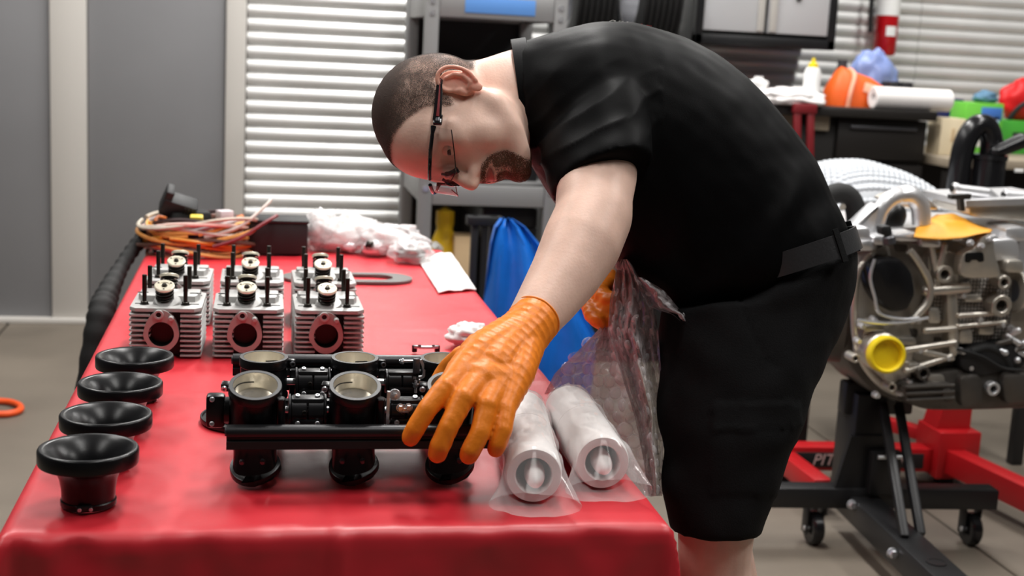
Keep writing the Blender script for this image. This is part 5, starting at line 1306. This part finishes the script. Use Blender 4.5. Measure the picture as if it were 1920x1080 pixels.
cx_ = py_(965, 385, YR+.06); stbin(cx_.x-.12, min(cx_.x+.12, rr_-.03), sh0, zb-.05-sh0, YR+.05, .5, 'black bin with a white label on the bottom rack shelf', True)
jb = py_(835, 470, YR+.1); jug = thing('jug', 'yellow plastic jug on the bottom rack shelf beside the black stand', 'jug', (jb.x, YR+.14, sh0)); jh = py_(835, 390, YR+.1).z-sh0
obj('body', MB().lathe([(.0001, 0), (.055, 0), (.058, .02), (.058, jh*.62), (.045, jh*.76), (.030, jh*.84), (.034, jh*.88), (.034, jh*.97), (.0001, jh)], n=32), mat('yellow_plastic', rgb(220, 178, 30), .4), jug); obj('spout', MB().cyl((-.02, -.04, jh*.70), (-.045, -.07, jh*.74), .014, n=14), M_lab, jug)
cb = py_(872, 460, YR+.05); t = thing('carton', 'small tan carton with a white packet on it, on the bottom rack shelf', 'box', (cb.x+.005, YR+.12, sh0)); ch_ = py_(872, 445, YR+.05).z-sh0
obj('box', MB().box((0, 0, ch_/2), (.085, .12, ch_), bev=.003), M_card, t); obj('flap', MB().box((.02, -.03, ch_+.012), (.08, .05, .02), Matrix.Rotation(.3, 4, 'Y'), bev=.004), M_lab, t)
# black stand in front of the rack
ks = thing('black_trolley', 'thin black trolley frame with two uprights in front of the rack', 'stand', (py_(908, 600, 4.3).x, 4.35, 0))
for px, w in ((890, .022), (925, .030)): 
    x = py_(px, 430, 4.3).x; wobj('upright', MB().box((x, 4.3, .38), (w, .03, .70), bev=.003), M_bin, ks); wobj('foot', MB().box((x, 4.35, .015), (w+.01, .34, .03), bev=.004), M_bin, ks)
wobj('crosspiece', MB().box((py_(908, 430, 4.3).x, 4.3, .715), (.12, .05, .03), bev=.004), M_bin, ks); wobj('crosspiece', MB().box((py_(908, 430, 4.3).x, 4.3, .12), (.10, .03, .03), bev=.004), M_bin, ks)
# blue bag standing on the floor by the table
YB = 3.75; secs = []
rows = [(410, 940, 962), (425, 928, 985), (455, 920, 1012), (500, 914, 1040), (560, 908, 1078), (630, 906, 1112), (720, 906, 1106), (800, 912, 1090), (880, 920, 1080)]
for k, (y, l, r) in enumerate(rows):
    A, B = py_(l, y, YB), py_(r, y, YB); c = (A+B)/2; hw = (B-A).length/2; hd_ = hw*(.55 if k < 2 else .62)
    zz = c.z if k < len(rows)-1 else 0.0
    secs.append([(c.x+hw*cos(a)*(1+.10*nz((cos(a)*2, sin(a)*2, k*.5))), YB+hd_*sin(a)*(1+.2*nz((cos(a)*2, sin(a)*2, k*.5+7)))+.018*sin(a*7+k), zz) for a in np.linspace(0, 2*pi, 48, endpoint=False)])
secs[-1] = [(x, y, 0.0) for x, y, z in secs[-1]]
q = MB().loft(list(reversed(secs))); solo('plastic_bag', q, mat('blue_plastic', rgb(22, 104, 200), .30, bump=1.0, bscale=22, var=.12, vscale=8), 'crumpled bright blue plastic bag standing on the floor right of the table', 'bag', ang=60)
# tall black cabinet with tyres on it, mostly hidden behind the man
kc = thing('tool_cabinet', 'black steel cabinet behind the man, carrying two tyres', 'cabinet', (1.46, 5.55, 0)); kz = py_(1140, 120, 5.3).z
obj('body', MB().box((0, 0, kz/2), (.62, .5, kz), bev=.006), M_bin, kc)
for s in (-1, 1):
    d_ = obj('door', MB().box((s*.153, -.255, kz/2), (.296, .014, kz-.06), bev=.004), M_bin, kc); obj('handle', MB().box((s*.03, -.268, kz*.6), (.012, .014, .12), bev=.003), M_steel, d_)
def tyre(x, y, R, w, label):
    t = thing('tyre', label, 'tyre', (x, y, kz)); M = axis_m((0, 0, R), (1, 0, 0)); pr = [(R*.62, -w*.42), (R*.80, -w*.52), (R*.95, -w*.48)]
    for k in range(7):
        u = -w*.44+w*.88*k/6; pr += [(R*.965, u-.006), (R, u-.004), (R, u+w*.05), (R*.965, u+w*.052)]
    pr += [(R*.95, w*.48), (R*.80, w*.52), (R*.62, w*.42), (R*.62, -w*.42)]
    obj('tread', MB().lathe(pr, M, 64), M_rub, t, ang=30); obj('rim', MB().ring((-w*.36, 0, R), (1, 0, 0), R*.62, R*.5, w*.72, 40), M_gun, t)
a, b = py_(1086, 40, 5.5).x, py_(1200, 30, 5.5).x
tyre(a, 5.5, .31, .165, 'black ribbed tyre above the man\'s shoulder, the left of two'); tyre(b+.01, 5.5, .31, .165, 'black ribbed tyre above the man\'s back, the right of two')
# wall cabinet
YC = 5.62; cl, cr = py_(1302, 60, YC).x, py_(1566, 60, YC).x; cz = py_(1430, 88, YC).z
wcab = thing('wall_cabinet', 'wall cabinet with pale grey doors in a black frame', 'cabinet', ((cl+cr)/2, YC+.19, cz)); w = cr-cl
M_cabd = mat('pale_grey_door', rgb(196, 196, 198), .4); M_cabf = mat('black_cabinet_frame', (.010, .010, .011, 1), .4)
obj('carcass', MB().box((0, 0, .36), (w, .34, .72), bev=.006), M_cabf, wcab)
for s in (-1, 1):
    obj('frame_side', MB().box((s*(w/2-.018), -.175, .36), (.036, .05, .72), bev=.004), M_cabf, wcab)
    dd = obj('door', MB().box((s*(w/4-.014), -.180, .385), (w/2-.042, .02, .65), bev=.004), M_cabd, wcab)
    obj('door_edge', MB().box((s*.028, -.196, .385), (.030, .014, .64), bev=.004), M_trim, dd)
obj('frame_bottom', MB().box((0, -.175, .022), (w, .05, .044), bev=.004), M_cabf, wcab)
obj('lock', MB().cyl((.14, -.19, .215), (.14, -.20, .215), .012, n=14), M_blackm, wcab)
# fire extinguisher on the wall
xe = py_(1665, 60, 5.85); ze = py_(1665, 104, 5.85).z
fe = thing('fire_extinguisher', 'red fire extinguisher with white label hanging on the corrugated wall', 'fire extinguisher', (xe.x, 5.87, ze)); r = .052
M_fe = mat('extinguisher_red', rgb(190, 16, 26), .28, coat=.3)
obj('cylinder', MB().lathe([(.0001, 0), (r*.85, 0), (r, .012), (r, .33), (r*.8, .37), (r*.35, .395), (r*.35, .42), (.0001, .42)], n=36), M_fe, fe); obj('label_band', MB().ring((0, 0, .180), (0, 0, 1), r+.0012, r-.002, .150, 36), M_lab, fe)
obj('label', MB().grid(lambda u, v: Vector(((r+.0012)*sin(-.45+.95*u), -(r+.0012)*cos(-.45+.95*u), .088+.044*v)), 12, 3), M_lab, fe, fix=False)
obj('valve', MB().box((0, 0, .44), (.03, .03, .05), bev=.004).box((.0, -.03, .47), (.022, .10, .012), bev=.003), M_steel, fe); obj('hose', MB().tube(smooth_path([(-.02, 0, .44), (-.075, 0, .40), (-.085, 0, .25), (-.078, 0, .10)], 6), .011, 10), M_rub, fe)
obj('bracket', MB().box((0, .075, .20), (.05, .05, .03), bev=.003), M_steel, fe)
# workbench along the wall
YW = 5.25; bz = py_(1620, 203, YW).z; bl_, br_ = py_(1400, 200, YW).x, py_(1758, 220, 5.22).x
M_benchk = mat('dark_bench', rgb(30, 27, 25), .5); M_bench2 = mat('bench_board', rgb(150, 138, 120), .6, var=.1, vscale=6)
wk = thing('workbench', 'dark workbench under the wall cabinet, cluttered with supplies', 'bench', ((bl_+br_)/2, YW+.3, 0)); w = br_-bl_
obj('worktop', MB().box((0, 0, bz-.02), (w, .66, .04), bev=.005), M_benchk, wk); obj('carcass', MB().box((0, .03, (bz-.05)/2+.01), (w-.04, .56, bz-.06), bev=.004), M_benchk, wk)
for k in range(3):
    d_ = obj('drawer', MB().box((w*.5-.215, -.262, bz-.13-k*.19), (.40, .03, .17), bev=.005), M_benchk, wk); obj('handle', MB().box((w*.5-.215, -.284, bz-.08-k*.19), (.30, .016, .014), bev=.003), M_gun, d_)
for k, x in enumerate((1478, 1548)): 
    p = py_(x, 226, YW-.03); obj('drawer_front', MB().box((p.x-(bl_+br_)/2, -.268, p.z), (.085, .02, .09), bev=.004), M_bench2, wk)
w2l, w2r = br_+.012, X1-.3; b2 = py_(1840, 296, 5.2).z
w2 = thing('side_bench', 'lower pale-topped bench at the right, carrying boxes and a red bag', 'bench', ((w2l+w2r)/2, 5.50, 0)); ww = w2r-w2l
obj('worktop', MB().box((0, 0, b2-.02), (ww, .76, .04), bev=.005), M_bench2, w2)
for sx in (-1, 1):
    for sy in (-1, 1): obj('leg', MB().box((sx*(ww/2-.05), sy*.33, (b2-.04)/2), (.06, .06, b2-.04), bev=.004), M_benchk, w2)
obj('side_panel', MB().box((0, .30, (b2-.04)/2), (ww-.1, .03, b2-.08)), M_benchk, w2)
def BX_(px, py, dy=0): return py_(px, py, YW+.05+dy)
def onb(px, dy=0.): p = py_(px, 200, YW+dy); return Vector((p.x, YW+dy, bz))
# supplies on the workbench
p = onb(1518, .05); h = py_(1518, 108, YW+.05).z-bz; t = thing('glue_bottle', 'slim white bottle with a yellow cap on the dark workbench', 'bottle', p)
obj('body', MB().lathe([(.0001, 0), (.034, 0), (.035, .01), (.035, h*.70), (.026, h*.80), (.0001, h*.8)], n=28), M_lab, t); obj('cap', MB().lathe([(.020, h*.8), (.020, h*.88), (.009, h*.9), (.006, h), (.0001, h)], n=20), M_yel, t)
p = onb(1418, .12); h = py_(1418, 143, YW+.12).z-bz; t = thing('tub', 'small white round tub at the left end of the workbench', 'tub', p); obj('body', MB().lathe([(.0001, 0), (.034, 0), (.040, h*.7), (.0001, h*.7)], n=28), M_lab, t); obj('lid', MB().lathe([(.043, h*.68), (.043, h*.82), (.02, h*.9), (.018, h), (.0001, h)], n=28), M_lab, t)
a, b = onb(1424, 0), onb(1545, 0); c = (a+b)/2; solo('white_rag', blob((c.x, c.y+.02, bz+.025), ((b.x-a.x)/2, .10, .045), 4, .3, 2.5, 50, 24, flat=bz+.001), M_paper, 'crumpled white rag spread on the workbench around the bottle', 'rag', ang=180)
p = onb(1600, .175); t = thing('tool_case', 'orange tool pouch with a pale label, slumped on the workbench', 'pouch', p, 0); M_org = mat('orange_fabric', rgb(236, 100, 34), .5, bump=.3, bscale=60)
q = MB(); wv = .125; secs = []
for zz, k, kd, ox in ((0, 1.0, 1.0, .0), (.05, 1.05, 1.02, .0), (.10, .93, .85, .01), (.135, .62, .6, -.01), (.15, .3, .35, -.035)):
    secs.append([(ox+wv*k*abs(cos(a_))**.6*(1 if cos(a_) > 0 else -1), .075*kd*abs(sin(a_))**.6*(1 if sin(a_) > 0 else -1), zz-.016*cos(a_)*(1 if zz > .02 else 0)) for a_ in np.linspace(0, 2*pi, 40, endpoint=False)])
obj('body', q.loft(secs), M_org, t, ang=60); obj('strap', MB().tube(smooth_path([(-.065, -.085, .0), (-.06, -.088, .06), (-.035, -.06, .13), (-.03, 0, .155)], 6), .010, 8), mat('pale_strap', rgb(244, 170, 140), .5), t)
obj('label', MB().box((.02, -.0790, .085), (.075, .006, .04), Matrix.Rotation(.25, 4, 'Y'), bev=.001), mat('pale_label', rgb(250, 190, 160), .5), t); obj('buckle', MB().box((.115, -.045, .045), (.025, .03, .035), bev=.006), M_champ, t)
p = onb(1630, .34); t = solo('blue_bag', blob((p.x, p.y, bz+.12), (.105, .07, .125), 8, .22, 2., 40, 24, flat=bz+.001), film('blue_film', rgb(150, 172, 232), .55, .25, .4, .6), 'translucent blue plastic bag behind the orange pouch', 'bag', ang=180)
p = onb(1572, .20); t = thing('spray_can', 'small black can behind the orange pouch on the workbench', 'can', p); h = py_(1572, 112, YW+.2).z-bz; obj('body', MB().lathe([(.0001, 0), (.030, 0), (.030, h*.75), (.02, h*.86), (.0001, h*.86)], n=24), M_blackm, t); obj('cap', MB().lathe([(.021, h*.84), (.021, h), (.0001, h)], n=20), M_gun, t)
p = onb(1677, .18); t = thing('vise', 'black bench vise behind the white paper roll', 'vise', p); h = py_(1677, 153, YW+.18).z-bz; obj('base', MB().cyl((0, 0, 0), (0, 0, h*.45), .045, .03, 20, bev=.004), M_blackm, t); obj('jaw', MB().box((-.03, 0, h*.72), (.045, .09, h*.55), bev=.005), M_blackm, t); obj('jaw', MB().box((.03, 0, h*.78), (.05, .09, h*.45), bev=.005), M_blackm, t); obj('screw', MB().cyl((.0, 0, h*.5), (.11, 0, h*.5), .010, n=12), M_gun, t)
a, b = py_(1634, 202, YW+.04), py_(1776, 204, YW+.04); rr2 = .046; c0 = Vector((a.x, YW+.04, bz+rr2)); c1 = Vector((b.x+.01, YW+.05, bz+rr2)); M = axis_m(c0, c1-c0); Lh = (c1-c0).length
solo('paper_roll', MB().lathe([(.018, .003), (rr2-.004, 0), (rr2, .004), (rr2, Lh-.004), (rr2-.004, Lh), (.018, Lh-.003), (.018, .003)], M, 40), M_paper, 'long white paper roll lying along the front edge of the workbench', 'paper roll')
# red pliers-like clamp hanging at the bench front
p = py_(1512, 205, YW-.06); t = thing('bar_clamp', 'dark red clamp hanging on the front of the workbench', 'clamp', (p.x, YW-.075, bz-.30)); M_cl = mat('clamp_red', rgb(120, 28, 34), .45)
zl = bz-.30; obj('handle', bar((-.045, 0, .27), (-.025, 0, .03), .022, .03), M_cl, t); obj('handle', bar((.012, 0, .27), (.035, 0, .0), .022, .03), M_cl, t); obj('jaw', MB().box((-.015, .0, .29), (.10, .03, .04), bev=.005), M_cl, t); obj('hook', MB().box((-.015, .06, .307), (.03, .12, .012), bev=.002), M_dark, t)
# side bench: cartons, cloth, red bag
def carton(px, y0, y1, wpx, dy, dp, m, label, extra=None, rz=0.):
    Y = 5.22+dy; A = py_(px-wpx/2, y1, Y); B = py_(px+wpx/2, y1, Y); h = py_(px, y0, Y).z-b2; w = B.x-A.x
    t = thing('carton', label, 'box', ((A.x+B.x)/2, Y+dp/2, b2), rz); obj('box', MB().box((0, 0, h/2), (w, dp, h), bev=.004), m, t)
    for (n, x, z, ww_, hh, mm) in (extra or []): obj(n, MB().box((x*w, -dp/2-.0015, z*h), (ww_*w, .003, hh*h), bev=.0006), mm, t)
    return t
M_grn = mat('green_print', rgb(112, 200, 70), .5); M_blu = mat('blue_print', rgb(70, 120, 200), .5); M_navy = mat('navy_print', rgb(24, 34, 90), .5)
carton(1783, 222, 285, 46, .05, .12, mat('cream_carton', rgb(232, 216, 184), .7), 'cream carton with a small dark mark at the left end of the side bench', [('print', .0, .55, .12, .35, M_card)])
carton(1838, 193, 285, 70, .20, .14, M_grn, 'green carton with blue and white panels, tallest on the side bench', [('print', -.12, .42, .45, .55, M_lab), ('print', .18, .80, .55, .24, M_blu), ('print', .30, .45, .2, .6, mat('pale_blue_print', rgb(170, 200, 226), .5))])
carton(1905, 226, 285, 70, .30, .14, mat('green_carton', rgb(76, 176, 62), .5), 'plain green carton beneath the red bag', [('print', .1, .5, .5, .3, M_blackm)])
carton(1782, 185, 285, 30, .42, .10, M_navy, 'narrow navy carton behind the paper roll')
p = py_(1848, 186, 5.49); hz2 = py_(1838, 193, 5.42).z
solo('blue_cloth', blob((p.x, 5.49, hz2+.022), (.055, .05, .030), 12, .3, 2., 30, 18, flat=hz2+.001), mat('grey_blue_cloth', rgb(90, 128, 156), .7), 'grey-blue cloth on top of the green and white carton', 'cloth', ang=180)
p = py_(1908, 190, 5.60); hz3 = py_(1905, 226, 5.52).z
t = thing('red_bag', 'red nylon bag with black straps on top of the plain green carton', 'bag', (p.x+.03, 5.60, hz3)); obj('body', blob((.0, 0, .09), (.115, .075, .095), 21, .2, 1.8, 36, 22, flat=.0005), mat('red_nylon', rgb(216, 26, 30), .45), t, ang=180); obj('strap', MB().tube(smooth_path([(-.10, -.06, .0), (-.07, -.085, .06), (.0, -.09, .10), (.08, -.07, .13)], 6), .011, 8), M_rub, t)
# bubble-wrapped part and black hoses on a cart behind the engine
M_bubw = mat('white_bubble_wrap', rgb(196, 200, 205), .34, spec=.5)
cz2 = py_(1700, 415, 3.95).z; ca, cb_ = py_(1500, 400, 3.95).x, py_(1960, 400, 3.95).x
ct = thing('cart', 'black cart behind the engine, carrying a bubble-wrapped part and black hoses', 'cart', ((ca+cb_)/2, 4.15, 0)); ww = cb_-ca
obj('top', MB().box((0, 0, cz2-.02), (ww, .62, .04), bev=.005), M_bin, ct)
for sx in (-1, 1):
    for sy in (-1, 1): obj('leg', MB().box((sx*(ww/2-.04), sy*.26, (cz2-.04)/2), (.04, .04, cz2-.04), bev=.004), M_bin, ct)
A, B = py_(1528, 400, 4.0), py_(1788, 400, 4.0); hwm = (B.x-A.x)/2; ctop = py_(1610, 290, 4.12).z
def mound(x, y):
    u = x/hwm; v = y/.24; k = max(0, 1-abs(u)**2.6)*max(0, 1-abs(v)**2.6); return (ctop-cz2)*(k**.45)*(1-.30*(u+1)/2-.12*max(0, u))
mb_ = MB(); mx0 = (A.x+B.x)/2
def mf(u, v): x = (u*2-1)*hwm; y = (v*2-1)*.24; return Vector((mx0+x, 4.12+y, cz2+.001+mound(x, y)+.006*nz((x*9, y*9, 1))*min(1, mound(x, y)*20)))
t = thing('wrapped_part', 'large part wrapped in white bubble wrap behind the engine', 'wrapped part', (mx0, 4.12, cz2))
wobj('wrap', mb_.grid(mf, 50, 36), M_bubw, t, ang=180, fix=False)
q = MB(); nb_ = 26
for j in range(20):
    for i in range(nb_):
        u = (i+.5+.5*(j % 2))/(nb_+.5); v = (j+.5)/20; p = mf(u, v)
        if p.z < cz2+.012: continue
        e = .01; n = (mf(u+e, v)-mf(u-e, v)).cross(mf(u, v+e)-mf(u, v-e)).normalized(); r = .0115
        q.lathe([(r, -.001), (r*.8, r*.45), (r*.4, r*.68), (.0001, r*.72)], axis_m(p, n), 8)
o = wobj('bubbles', q, M_bubw, t, ang=60, fix=False); o['kind'] = 'stuff'
p = py_(1860, 345, 3.95); t = thing('elbow_hose', 'shiny black elbow hose standing on the cart behind the engine', 'hose', (p.x, 3.98, cz2))
hzz = py_(1860, 290, 3.98).z-cz2; obj('canister', MB().lathe([(.0001, 0), (.052, 0), (.052, hzz*.92), (.056, hzz*.93), (.056, hzz), (.0001, hzz)], n=32), M_blackg, t)
zz_ = hzz; q = MB().tube(smooth_path([(-.09, .02, .0), (-.092, .02, hzz*.6), (-.085, .02, hzz*1.1), (-.055, .02, hzz*1.38), (-.015, .02, hzz*1.40), (.01, .02, hzz*1.2), (.012, .02, hzz*.9)], 8), .036, 18); obj('elbow', q, M_blackg, t)
q = MB().chain([(.0, -.03, hzz*1.05), (.085, -.03, hzz*1.22)], [.022, .026], 18); obj('nozzle', q, M_blackg, t); obj('tab', MB().box((.075, -.055, hzz*.80), (.03, .01, .012), bev=.002), M_lab, t)
# orange cord on the floor at the left
pts = [pz(x, y, .012) for x, y in ((-60, 790), (-20, 778), (15, 776), (36, 770), (38, 762), (24, 755), (0, 752), (-40, 752), (-90, 760))]
solo('orange_cord', MB().tube(smooth_path(pts, 8), .011, 10), mat('orange_rubber', rgb(230, 84, 30), .5), 'loop of orange cord on the concrete floor at the far left', 'cord')
